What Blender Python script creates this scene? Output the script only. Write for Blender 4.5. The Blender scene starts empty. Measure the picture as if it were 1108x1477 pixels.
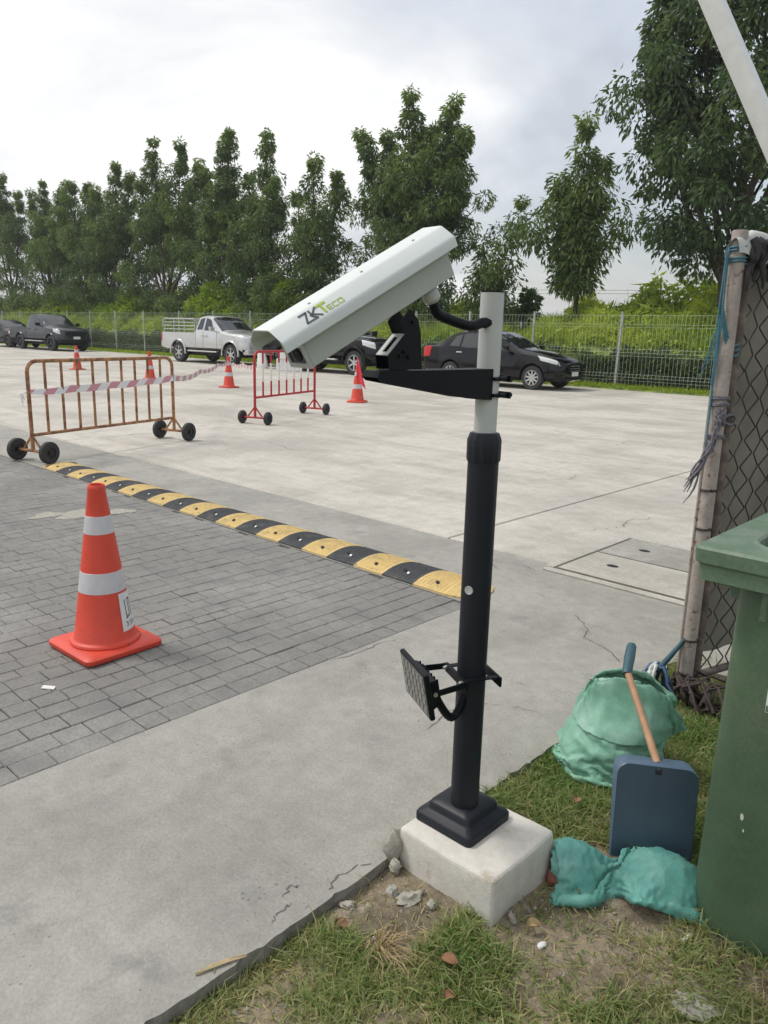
import bpy, bmesh, math, random
import numpy as np
from mathutils import Vector, Matrix

# ------------------------------------------------------------------ camera, sky, sun, exposure
# site frame: X runs along the fence and the parked cars, Y runs away along the driveway edge, Z up
scene = bpy.context.scene
COL = scene.collection
PI = math.pi
R = math.radians


def make_camera():
    yaw, pitch, roll = math.atan2(.683, .731), R(13.2), R(1.5)
    fwd = Vector((-math.sin(yaw) * math.cos(pitch), math.cos(yaw) * math.cos(pitch), -math.sin(pitch)))
    rgt = Vector((math.cos(yaw), math.sin(yaw), 0))
    up = rgt.cross(fwd)
    i = math.cos(roll) * rgt + math.sin(roll) * up
    j = -math.sin(roll) * rgt + math.cos(roll) * up
    cd = bpy.data.cameras.new('camera')
    cd.sensor_fit = 'VERTICAL'
    cd.sensor_height = 36
    cd.lens = 36 * 1109 / 1477
    cd.clip_start = .05
    cd.clip_end = 9000
    co = bpy.data.objects.new('camera', cd)
    COL.objects.link(co)
    m = Matrix((i, j, -fwd)).transposed().to_4x4()
    m.translation = Vector((0, 0, 1.45))
    co.matrix_world = m
    scene.camera = co


make_camera()
SUN_FROM = Vector((-.80, -.42, 0)).normalized() * math.cos(R(56)) + Vector((0, 0, math.sin(R(56))))


def make_world():
    w = bpy.data.worlds.new('World')
    scene.world = w
    w.use_nodes = True
    nt = w.node_tree
    N, L = nt.nodes, nt.links
    N.clear()
    out = N.new('ShaderNodeOutputWorld')
    bg = N.new('ShaderNodeBackground')
    bg.inputs['Strength'].default_value = .1
    L.new(bg.outputs[0], out.inputs[0])
    sky = N.new('ShaderNodeTexSky')
    sky.sky_type = 'NISHITA'
    sky.sun_disc = False
    sky.sun_elevation = R(56)
    sky.sun_rotation = math.atan2(SUN_FROM.x, SUN_FROM.y)
    sky.air_density = 1.2
    sky.dust_density = 2.5
    tc = N.new('ShaderNodeTexCoord')
    sep = N.new('ShaderNodeSeparateXYZ')
    L.new(tc.outputs['Generated'], sep.inputs[0])
    # project the view direction on a cloud deck: x/(z+.25), y/(z+.25)
    zz = N.new('ShaderNodeMath'); zz.operation = 'MAXIMUM'; zz.inputs[1].default_value = 0
    L.new(sep.outputs['Z'], zz.inputs[0])
    za = N.new('ShaderNodeMath'); za.operation = 'ADD'; za.inputs[1].default_value = .28
    L.new(zz.outputs[0], za.inputs[0])
    dv = []
    for ax in 'XY':
        d = N.new('ShaderNodeMath'); d.operation = 'DIVIDE'
        L.new(sep.outputs[ax], d.inputs[0]); L.new(za.outputs[0], d.inputs[1]); dv.append(d)
    cmb = N.new('ShaderNodeCombineXYZ')
    L.new(dv[0].outputs[0], cmb.inputs[0]); L.new(dv[1].outputs[0], cmb.inputs[1])

    def noise(scale, detail, rough, dist, off):
        mp = N.new('ShaderNodeMapping')
        mp.inputs['Location'].default_value = off
        L.new(cmb.outputs[0], mp.inputs[0])
        n = N.new('ShaderNodeTexNoise')
        n.inputs['Scale'].default_value = scale
        n.inputs['Detail'].default_value = detail
        n.inputs['Roughness'].default_value = rough
        n.inputs['Distortion'].default_value = dist
        L.new(mp.outputs[0], n.inputs['Vector'])
        return n
    n1 = noise(1.05, 8, .55, .42, (17.9, 15.9, 14.7))
    n2 = noise(.55, 5, .5, .2, (20.9, 4.4, 2))
    r1 = N.new('ShaderNodeValToRGB')
    e = r1.color_ramp.elements
    e[0].position = .37; e[0].color = (.42, .435, .465, 1)
    e[1].position = .62; e[1].color = (.72, .72, .72, 1)
    x = e.new(.45); x.color = (.51, .525, .55, 1)
    x = e.new(.53); x.color = (.60, .605, .615, 1)
    L.new(n1.outputs['Fac'], r1.inputs[0])
    sc = N.new('ShaderNodeVectorMath'); sc.operation = 'SCALE'; sc.inputs['Scale'].default_value = 11.6
    L.new(r1.outputs[0], sc.inputs[0])
    r2 = N.new('ShaderNodeValToRGB')
    r2.color_ramp.elements[0].position = .42; r2.color_ramp.elements[0].color = (.42, .42, .42, 1)
    r2.color_ramp.elements[1].position = .55; r2.color_ramp.elements[1].color = (.97, .97, .97, 1)
    L.new(n2.outputs['Fac'], r2.inputs[0])
    mx = N.new('ShaderNodeMix'); mx.data_type = 'RGBA'
    L.new(r2.outputs[0], mx.inputs[0])
    L.new(sky.outputs[0], mx.inputs[6])
    L.new(sc.outputs[0], mx.inputs[7])
    L.new(mx.outputs[2], bg.inputs['Color'])


make_world()
sl = bpy.data.lights.new('sun', 'SUN')
sl.energy = 1.4
sl.angle = R(11)
sl.color = (1, .955, .89)
so = bpy.data.objects.new('sun', sl)
COL.objects.link(so)
so.rotation_euler = SUN_FROM.to_track_quat('Z', 'Y').to_euler()
so.location = (-30, -10, 40)
vs = scene.view_settings
vs.view_transform = 'Standard'
vs.look = 'None'
vs.exposure = 0.50
vs.gamma = 1
vs.use_curve_mapping = False

# ------------------------------------------------------------------ helpers
rng = np.random.default_rng(7)
random.seed(7)


class MB:
    """collects vertices and faces, builds one mesh object"""

    def __init__(self):
        self.v = []
        self.f = []

    def add(self, vs_, fs):
        o = len(self.v)
        self.v += [tuple(map(float, p)) for p in vs_]
        self.f += [tuple(o + i for i in f) for f in fs]
        return self

    def box(self, c, s, rz=0, m=None):
        hx, hy, hz = s[0] / 2, s[1] / 2, s[2] / 2
        pts = [Vector((x, y, z)) for x in (-hx, hx) for y in (-hy, hy) for z in (-hz, hz)]
        if rz:
            q = Matrix.Rotation(rz, 3, 'Z')
            pts = [q @ p for p in pts]
        if m is not None:
            pts = [m @ p for p in pts]
        pts = [p + Vector(c) for p in pts]
        return self.add(pts, [(0, 1, 3, 2), (4, 6, 7, 5), (0, 4, 5, 1), (2, 3, 7, 6), (0, 2, 6, 4), (1, 5, 7, 3)])

    def tube(self, path, r, n=8, cap=True):
        path = [Vector(p) for p in path]
        rs = r if hasattr(r, '__len__') else [r] * len(path)
        k = len(path)
        t0 = (path[1] - path[0]).normalized()
        a = t0.orthogonal().normalized()
        vs_, fs = [], []
        for i in range(k):
            t = (path[min(i + 1, k - 1)] - path[max(i - 1, 0)])
            t = t.normalized() if t.length > 1e-9 else t0
            a = (a - t * a.dot(t))
            a = a.normalized() if a.length > 1e-6 else t.orthogonal().normalized()
            b = t.cross(a)
            for j in range(n):
                an = 2 * PI * j / n
                vs_.append(path[i] + (a * math.cos(an) + b * math.sin(an)) * rs[i])
        for i in range(k - 1):
            for j in range(n):
                j2 = (j + 1) % n
                fs.append((i * n + j, i * n + j2, (i + 1) * n + j2, (i + 1) * n + j))
        if cap:
            fs.append(tuple(range(n))[::-1])
            fs.append(tuple((k - 1) * n + j for j in range(n)))
        return self.add(vs_, fs)

    def lathe(self, prof, n=24, c=(0, 0, 0), axis='Z', close=False, cap=True):
        vs_, fs = [], []
        k = len(prof)
        for (r, z) in prof:
            for j in range(n):
                a = 2 * PI * j / n
                x, y = r * math.cos(a), r * math.sin(a)
                p = (x, y, z) if axis == 'Z' else ((x, z, y) if axis == 'Y' else (z, x, y))
                vs_.append((p[0] + c[0], p[1] + c[1], p[2] + c[2]))
        rng_ = range(k) if close else range(k - 1)
        for i in rng_:
            i2 = (i + 1) % k
            for j in range(n):
                j2 = (j + 1) % n
                q = (i * n + j, i * n + j2, i2 * n + j2, i2 * n + j)
                fs.append(q if axis != 'Y' else q[::-1])
        if not close and cap:
            if prof[0][0] > 1e-6: fs.append(tuple(range(n))[::-1] if axis != 'Y' else tuple(range(n)))
            if prof[-1][0] > 1e-6: fs.append(tuple((k - 1) * n + j for j in range(n)) if axis != 'Y' else tuple((k - 1) * n + j for j in range(n))[::-1])
        return self.add(vs_, fs)

    def prism(self, poly, fn, d0, d1):
        """poly: 2D points, fn(x, y, d) -> 3D"""
        n = len(poly)
        vs_ = [fn(x, y, d0) for x, y in poly] + [fn(x, y, d1) for x, y in poly]
        fs = [tuple(range(n))[::-1], tuple(range(n, 2 * n))]
        fs += [(i, (i + 1) % n, n + (i + 1) % n, n + i) for i in range(n)]
        return self.add(vs_, fs)

    def rings(self, rings, cap=True, closed=True):
        n = len(rings[0])
        vs_ = [p for r_ in rings for p in r_]
        fs = []
        for i in range(len(rings) - 1):
            for j in range(n if closed else n - 1):
                j2 = (j + 1) % n
                fs.append((i * n + j, i * n + j2, (i + 1) * n + j2, (i + 1) * n + j))
        if cap and closed:
            fs.append(tuple(range(n))[::-1])
            fs.append(tuple((len(rings) - 1) * n + j for j in range(n)))
        return self.add(vs_, fs)

    def mesh(self, name, bevel=0, segs=1, smooth=35, fix=True):
        me = bpy.data.meshes.new(name)
        me.from_pydata(self.v, [], self.f)
        if bevel or fix:
            bm = bmesh.new()
            bm.from_mesh(me)
            if fix:
                bmesh.ops.recalc_face_normals(bm, faces=bm.faces)
            if bevel:
                es = [e for e in bm.edges if len(e.link_faces) == 2 and e.calc_face_angle(0) > R(28)]
                bmesh.ops.bevel(bm, geom=es, offset=bevel, segments=segs, affect='EDGES', profile=.5, clamp_overlap=True)
            bm.to_mesh(me)
            bm.free()
        if smooth:
            me.polygons.foreach_set('use_smooth', [True] * len(me.polygons))
            me.set_sharp_from_angle(angle=R(smooth))
        me.update()
        return me

    def build(self, name, mat, parent=None, bevel=0, segs=1, smooth=35, fix=True):
        me = self.mesh(name, bevel, segs, smooth, fix)
        me.materials.append(mat)
        return link(name, me, parent)


def link(name, me, parent=None, loc=None, rot=None):
    o = bpy.data.objects.new(name, me)
    COL.objects.link(o)
    if parent is not None: o.parent = parent
    if loc is not None: o.location = loc
    if rot is not None: o.rotation_euler = rot
    return o


def tag(o, label=None, cat=None, group=None, kind=None):
    if label: o['label'] = label
    if cat: o['category'] = cat
    if group: o['group'] = group
    if kind: o['kind'] = kind
    return o


def thing(name, label, cat, loc=(0, 0, 0), rz=0, group=None):
    o = bpy.data.objects.new(name, None)
    o.empty_display_size = .1
    COL.objects.link(o)
    o.location = loc
    o.rotation_euler = (0, 0, rz)
    return tag(o, label, cat, group)


KIDS = {}


def copy_tree(o, parent=None):
    c = o.copy()
    COL.objects.link(c)
    if parent is not None: c.parent = parent
    for ch in [x for x in bpy.data.objects if x.parent == o]:
        copy_tree(ch, c)
    return c


# ------------------------------------------------------------------ materials
def mat(name, col, rough=.6, metal=0, var=0, vscale=6, bump=0, bscale=60, coat=0, col2=None, c2scale=3, c2lo=.5, c2hi=.62, spec=.5, objcoord=False, detail=6, c3=None, c3scale=.6, c3lo=.5, c3hi=.6, grain=0, gscale=60, pores=0, streak=None):
    m = bpy.data.materials.new(name)
    m.use_nodes = True
    nt = m.node_tree
    N, L = nt.nodes, nt.links
    b = N['Principled BSDF']
    b.inputs['Roughness'].default_value = rough
    b.inputs['Metallic'].default_value = metal
    b.inputs['Specular IOR Level'].default_value = spec
    if coat:
        b.inputs['Coat Weight'].default_value = coat
        b.inputs['Coat Roughness'].default_value = .04
    if objcoord:
        tc = N.new('ShaderNodeTexCoord'); pos = tc.outputs['Object']
    else:
        g = N.new('ShaderNodeNewGeometry'); pos = g.outputs['Position']

    def noise(s, d=detail, r_=.6):
        n = N.new('ShaderNodeTexNoise')
        n.inputs['Scale'].default_value = s
        n.inputs['Detail'].default_value = d
        n.inputs['Roughness'].default_value = r_
        L.new(pos, n.inputs['Vector'])
        return n
    rgb = N.new('ShaderNodeRGB'); rgb.outputs[0].default_value = (*col, 1)
    cur = rgb.outputs[0]

    def layer(cur, c, s, lo, hi):
        n = noise(s)
        mr = N.new('ShaderNodeMapRange'); mr.inputs[1].default_value = lo; mr.inputs[2].default_value = hi
        L.new(n.outputs['Fac'], mr.inputs[0])
        x = N.new('ShaderNodeMix'); x.data_type = 'RGBA'
        L.new(mr.outputs[0], x.inputs[0]); L.new(cur, x.inputs[6]); x.inputs[7].default_value = (*c, 1)
        return x.outputs[2]
    if col2 is not None: cur = layer(cur, col2, c2scale, c2lo, c2hi)
    if c3 is not None: cur = layer(cur, c3, c3scale, c3lo, c3hi)
    if streak is not None:
        mp = N.new('ShaderNodeMapping'); mp.inputs['Scale'].default_value = streak[1]
        L.new(pos, mp.inputs[0])
        n = N.new('ShaderNodeTexNoise'); n.inputs['Scale'].default_value = 1; n.inputs['Detail'].default_value = 7; n.inputs['Roughness'].default_value = .62
        L.new(mp.outputs[0], n.inputs['Vector'])
        mr = N.new('ShaderNodeMapRange'); mr.inputs[1].default_value = .50; mr.inputs[2].default_value = .68; mr.inputs[4].default_value = .75
        L.new(n.outputs['Fac'], mr.inputs[0])
        x = N.new('ShaderNodeMix'); x.data_type = 'RGBA'
        L.new(mr.outputs[0], x.inputs[0]); L.new(cur, x.inputs[6]); x.inputs[7].default_value = (*streak[0], 1)
        cur = x.outputs[2]
    if var:
        n = noise(vscale)
        mr = N.new('ShaderNodeMapRange')
        mr.inputs[1].default_value = .3; mr.inputs[2].default_value = .7
        mr.inputs[3].default_value = 1 - var; mr.inputs[4].default_value = 1 + var
        L.new(n.outputs['Fac'], mr.inputs[0])
        h = N.new('ShaderNodeHueSaturation')
        L.new(cur, h.inputs['Color']); L.new(mr.outputs[0], h.inputs['Value'])
        cur = h.outputs[0]
    if grain:
        n = noise(gscale, 3, .7)
        mr = N.new('ShaderNodeMapRange')
        mr.inputs[1].default_value = .3; mr.inputs[2].default_value = .7
        mr.inputs[3].default_value = 1 - grain; mr.inputs[4].default_value = 1 + grain
        L.new(n.outputs['Fac'], mr.inputs[0])
        h = N.new('ShaderNodeHueSaturation')
        L.new(cur, h.inputs['Color']); L.new(mr.outputs[0], h.inputs['Value'])
        cur = h.outputs[0]
    if pores:
        v = N.new('ShaderNodeTexVoronoi'); v.inputs['Scale'].default_value = pores
        L.new(pos, v.inputs['Vector'])
        n = noise(pores * .09, 2)
        th = N.new('ShaderNodeMapRange'); th.inputs[1].default_value = .5; th.inputs[2].default_value = .75; th.inputs[3].default_value = .03; th.inputs[4].default_value = .22
        L.new(n.outputs['Fac'], th.inputs[0])
        lt = N.new('ShaderNodeMath'); lt.operation = 'LESS_THAN'
        L.new(v.outputs['Distance'], lt.inputs[0]); L.new(th.outputs[0], lt.inputs[1])
        ml = N.new('ShaderNodeMath'); ml.operation = 'MULTIPLY'; ml.inputs[1].default_value = .55
        L.new(lt.outputs[0], ml.inputs[0])
        x = N.new('ShaderNodeMix'); x.data_type = 'RGBA'
        L.new(ml.outputs[0], x.inputs[0]); L.new(cur, x.inputs[6]); x.inputs[7].default_value = (col[0] * .35, col[1] * .34, col[2] * .32, 1)
        cur = x.outputs[2]
    L.new(cur, b.inputs['Base Color'])
    if bump:
        n = noise(bscale, 5, .65)
        bp = N.new('ShaderNodeBump'); bp.inputs['Strength'].default_value = bump; bp.inputs['Distance'].default_value = .01
        L.new(n.outputs['Fac'], bp.inputs['Height']); L.new(bp.outputs[0], b.inputs['Normal'])
    return m


def leaf_mat(name, ca, cb, rough=.5, trans=.35):
    """colour between ca and cb by the per-face attribute 'tint'"""
    m = bpy.data.materials.new(name)
    m.use_nodes = True
    nt = m.node_tree
    N, L = nt.nodes, nt.links
    b = N['Principled BSDF']
    b.inputs['Roughness'].default_value = rough
    b.inputs['Specular IOR Level'].default_value = .35
    at = N.new('ShaderNodeAttribute'); at.attribute_name = 'tint'
    x = N.new('ShaderNodeMix'); x.data_type = 'RGBA'
    x.inputs[6].default_value = (*ca, 1); x.inputs[7].default_value = (*cb, 1)
    L.new(at.outputs['Fac'], x.inputs[0])
    L.new(x.outputs[2], b.inputs['Base Color'])
    if trans:
        t = N.new('ShaderNodeBsdfTranslucent')
        h = N.new('ShaderNodeHueSaturation'); h.inputs['Saturation'].default_value = 1.15; h.inputs['Value'].default_value = 1.25
        L.new(x.outputs[2], h.inputs['Color']); L.new(h.outputs[0], t.inputs[0])
        ms = N.new('ShaderNodeMixShader'); ms.inputs[0].default_value = trans
        L.new(b.outputs[0], ms.inputs[1]); L.new(t.outputs[0], ms.inputs[2])
        L.new(ms.outputs[0], N['Material Output'].inputs[0])
    return m


M = {}
M['lot'] = mat('lot_concrete', (.535, .50, .44), .85, var=.10, vscale=9, bump=.35, bscale=90, col2=(.40, .375, .33), c2scale=.55, c2lo=.44, c2hi=.62, c3=(.40, .375, .325), c3scale=2.2, c3lo=.56, c3hi=.72, grain=.12, gscale=45, pores=26, streak=((.36, .335, .285), (.35, 1.5, 1)))
M['drive'] = mat('drive_concrete', (.35, .338, .30), .85, var=.10, vscale=14, bump=.4, bscale=120, col2=(.285, .275, .245), c2scale=1.6, c2lo=.42, c2hi=.62, c3=(.25, .24, .22), c3scale=6, c3lo=.58, c3hi=.72, grain=.13, gscale=90, pores=34, streak=((.25, .24, .21), (2.2, .7, 1)))
M['joint'] = mat('joint_dirt', (.13, .12, .105), .95, var=.3, vscale=30)
M['paver'] = mat('paver_stone', (.20, .193, .178), .8, var=.10, vscale=20, bump=.5, bscale=70, col2=(.27, .26, .24), c2scale=1.3, c2lo=.45, c2hi=.66, c3=(.16, .16, .155), c3scale=5, c3lo=.52, c3hi=.7, grain=.14, gscale=80, pores=60)
M['grout'] = mat('paver_joint', (.10, .097, .09), .95, var=.4, vscale=12, col2=(.23, .225, .21), c2scale=6, c2lo=.40, c2hi=.56)
M['soil'] = mat('soil', (.29, .235, .16), .95, var=.35, vscale=45, bump=.9, bscale=160, grain=.25, gscale=220, col2=(.17, .135, .09), c2scale=5, c2lo=.45, c2hi=.62, c3=(.36, .31, .23), c3scale=16, c3lo=.58, c3hi=.66)
M['ground'] = mat('ground_green', (.075, .10, .035), .95, var=.3, vscale=.8)
M['verge'] = mat('verge_soil', (.20, .26, .06), .95, var=.35, vscale=5, bump=.5, bscale=20, col2=(.09, .13, .03), c2scale=2.2, c2lo=.45, c2hi=.6)
M['kerb_face'] = mat('kerb_face', (.25, .235, .205), .9, var=.3, vscale=30, bump=.6, bscale=60)
M['orange'] = mat('cone_orange', (.68, .066, .034), .48, var=.07, vscale=8, objcoord=True, col2=(.50, .055, .035), c2scale=3.5, c2lo=.5, c2hi=.75, c3=(.30, .06, .045), c3scale=22, c3lo=.66, c3hi=.72, grain=.06, gscale=90)
M['white_band'] = mat('reflective_white', (.56, .545, .56), .4, var=.06, vscale=20, objcoord=True, col2=(.48, .46, .46), c2scale=12, c2lo=.55, c2hi=.75)
M['black_rubber'] = mat('black_rubber', (.028, .029, .031), .7, var=.2, vscale=40, bump=.2, bscale=80)
M['bump_black'] = mat('bump_black', (.052, .054, .056), .75, var=.2, vscale=22, col2=(.12, .115, .105), c2scale=9, c2lo=.52, c2hi=.75)
M['bump_yellow'] = mat('bump_yellow', (.64, .46, .18), .7, var=.10, vscale=20, col2=(.44, .33, .15), c2scale=11, c2lo=.5, c2hi=.72, c3=(.26, .21, .13), c3scale=26, c3lo=.60, c3hi=.68, grain=.1, gscale=120)
M['dark_hole'] = mat('dark_hole', (.012, .012, .012), .8)
M['steel_bolt'] = mat('steel_bolt', (.55, .55, .56), .35, metal=.9)
M['post_black'] = mat('post_black', (.014, .016, .022), .45, var=.08, vscale=12, objcoord=True, spec=.3)
M['arm_black'] = mat('arm_black', (.006, .007, .010), .42, var=.1, vscale=12, objcoord=True, spec=.18)
M['post_grey'] = mat('post_grey', (.50, .51, .49), .42, var=.04, vscale=10, objcoord=True)
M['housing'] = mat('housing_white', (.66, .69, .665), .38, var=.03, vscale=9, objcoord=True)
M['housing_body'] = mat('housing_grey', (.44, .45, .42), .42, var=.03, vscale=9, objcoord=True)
M['glass_dark'] = mat('dark_glass', (.012, .013, .016), .05)
M['logo_dark'] = mat('logo_dark', (.075, .075, .09), .5)
M['logo_green'] = mat('logo_green', (.36, .50, .045), .5)
M['led'] = mat('led_face', (.11, .11, .10), .2, var=.25, vscale=70, objcoord=True)
M['led_dot'] = mat('led_dot', (.22, .22, .20), .2)
M['block'] = mat('block_concrete', (.62, .59, .53), .9, var=.08, vscale=14, bump=.22, bscale=140, grain=.06, gscale=60, col2=(.52, .49, .43), c2scale=4, c2lo=.48, c2hi=.64, c3=(.40, .345, .265), c3scale=8, c3lo=.58, c3hi=.70)
M['rust'] = mat('rusty_paint', (.40, .20, .09), .7, var=.3, vscale=30, col2=(.20, .09, .045), c2scale=10, c2lo=.45, c2hi=.58, c3=(.45, .27, .12), c3scale=18, c3lo=.6, c3hi=.68)
M['red_paint'] = mat('red_paint', (.42, .022, .028), .4, var=.15, vscale=14)
M['white_paint'] = mat('white_paint', (.74, .73, .70), .45, var=.08, vscale=14)
M['galv'] = mat('galvanised', (.42, .44, .42), .55, metal=.2, var=.25, vscale=5)
M['fence_wire'] = mat('fence_wire', (.52, .60, .50), .5)
M['bin'] = mat('bin_green', (.082, .138, .078), .55, var=.14, vscale=7, bump=.06, bscale=200, col2=(.13, .145, .10), c2scale=4, c2lo=.5, c2hi=.78, objcoord=True, grain=.12, gscale=120, spec=.35)
M['bin_rim'] = mat('bin_rim', (.115, .175, .118), .55, var=.12, vscale=12, grain=.15, gscale=90, col2=(.20, .23, .18), c2scale=8, c2lo=.5, c2hi=.75, objcoord=True)
M['bin_dark'] = mat('bin_inside', (.03, .045, .035), .7)
M['pan'] = mat('pan_blue', (.032, .058, .085), .42, var=.12, vscale=14, objcoord=True, col2=(.032, .058, .082), c2scale=9, c2lo=.5, c2hi=.7)
M['pan_wall_sheen'] = mat('pan_wall_sheen', (.075, .125, .185), .38, var=.12, vscale=14, objcoord=True)  # paler than the pan face: sky sheen on the walls put into the colour
M['wood'] = mat('handle_wood', (.40, .23, .13), .6, var=.2, vscale=22, objcoord=True)
M['grip'] = mat('grip_blue', (.03, .085, .11), .45)
M['peel'] = mat('peeling_post', (.35, .305, .27), .75, var=.15, vscale=18, bump=.5, bscale=50, col2=(.17, .08, .05), c2scale=19, c2lo=.585, c2hi=.62, c3=(.33, .275, .24), c3scale=34, c3lo=.48, c3hi=.58)
M['rust_tube'] = mat('rust_tube', (.13, .10, .085), .8, var=.35, vscale=25, col2=(.22, .17, .13), c2scale=12, c2lo=.5, c2hi=.65)
M['wire'] = mat('mesh_wire', (.045, .038, .033), .7, var=.3, vscale=40, metal=.3)
M['sheet'] = mat('sheet_panel', (.25, .235, .19), .8, var=.15, vscale=3, col2=(.16, .145, .11), c2scale=2.5, c2lo=.45, c2hi=.7)
M['rope_blue'] = mat('rope_blue', (.07, .20, .26), .7, var=.2, vscale=60)
M['rope_grey'] = mat('rope_grey', (.16, .15, .17), .85, var=.35, vscale=60)
M['cloth_white'] = mat('cloth_white', (.56, .57, .54), .85, var=.15, vscale=14)
M['cloth_red'] = mat('cloth_red', (.58, .022, .04), .75, var=.08, vscale=9)
M['rag_dark'] = mat('rag_dark', (.05, .045, .05), .9, var=.3, vscale=20)
M['rag_brown'] = mat('rag_brown', (.055, .040, .035), .9, var=.35, vscale=25)
M['rag_blue'] = mat('rag_blue', (.07, .12, .22), .85, var=.3, vscale=40)
M['plastic_white'] = mat('plastic_white', (.72, .71, .70), .5, var=.08, vscale=8)
M['brick'] = mat('brick_red', (.19, .075, .052), .9, var=.2, vscale=40, bump=.5, bscale=100)
M['stone'] = mat('rubble_grey', (.36, .34, .29), .9, var=.2, vscale=30, bump=.6, bscale=90)
M['stone_dark'] = mat('stone_dark', (.10, .105, .11), .8, var=.2, vscale=40)
M['leaf_brown'] = mat('leaf_brown', (.23, .115, .06), .75, var=.35, vscale=40)
M['straw'] = mat('straw', (.42, .32, .17), .85, var=.2, vscale=30)
M['bamboo'] = mat('bamboo_strip', (.52, .40, .22), .7, var=.2, vscale=30)
M['bark'] = mat('bark', (.075, .06, .048), .95, var=.35, vscale=9, bump=.8, bscale=25)
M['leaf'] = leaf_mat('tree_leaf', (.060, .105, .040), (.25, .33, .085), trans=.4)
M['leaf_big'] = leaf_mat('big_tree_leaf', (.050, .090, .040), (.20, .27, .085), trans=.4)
M['weed'] = leaf_mat('weed_leaf', (.21, .31, .045), (.52, .58, .11), trans=.45)
M['hedge'] = leaf_mat('hedge_leaf', (.045, .080, .028), (.17, .24, .06))
M['grass'] = leaf_mat('grass_blade', (.125, .215, .045), (.50, .42, .22), trans=.35)
M['red_leaf'] = leaf_mat('dead_leaf', (.12, .045, .03), (.2, .09, .05), trans=.2)
M['silver'] = mat('paint_silver', (.60, .60, .595), .30, metal=.45, coat=1)
M['grey_paint'] = mat('paint_dark_grey', (.045, .052, .060), .25, metal=.3, coat=.3)
M['black_paint'] = mat('paint_black', (.004, .004, .005), .06, spec=.42)
M['trim'] = mat('trim_black', (.010, .010, .011), .55, spec=.25)
M['glass'] = mat('car_glass', (.012, .014, .016), .03, spec=.95)
M['rim'] = mat('rim_alloy', (.60, .60, .60), .28, metal=.8)
M['rim_dark'] = mat('rim_dark', (.03, .03, .032), .4, metal=.5)
M['lamp_glass'] = mat('lamp_glass', (.62, .63, .62), .08, spec=.8)
M['lamp_red'] = mat('lamp_red', (.50, .014, .018), .12)
M['chrome'] = mat('chrome', (.7, .7, .7), .15, metal=1)
M['plate'] = mat('number_plate', (.70, .70, .68), .5)
M['hill'] = mat('hill', (.16, .19, .18), 1, var=.25, vscale=.01)
M['cable'] = mat('cable', (.12, .12, .13), .6)

# ------------------------------------------------------------------ ground, paving, lot
def soil_z(x, y):
    # the verge is lower than the driveway and rolls gently
    return (-.040 + .013 * math.sin(3.1 * x + 1.3) * math.cos(2.3 * y) + .009 * math.sin(9 * x + 4 * y) + .006 * math.sin(17 * y - 11 * x)
            + .018 * max(0, min(1, (y - 1.72) / .3)))


def weed_top(x, y):
    d = (y - 22.2) / 4.6
    t = 1.15 + 1.05 * d + .38 * np.sin(x * .55 + 1) * d + .35 * np.sin(x * 1.37 + 2 + y) * d + .16 * np.sin(x * 3.1 + y * 2)
    t = t + np.clip((-30 - x) / 8, 0, 1) * 1.1 * d + np.clip(d - .3, 0, 1) * (.16 * np.sin(x * 4.3 + y * 3) + .14 * np.sin(x * 7.7 - y * 4 + 1) + .12 * np.sin(x * 2.2 + 3))
    return t + 1.0 * np.exp(-((x + 12.2) / 1.1) ** 2) * d + .75 * np.exp(-((x + 14.6) / .9) ** 2) * d * .6 + .6 * np.exp(-((x + 9.4) / 1.1) ** 2) * d + .35 * np.exp(-((x + 27) / 1.8) ** 2) * d


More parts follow.
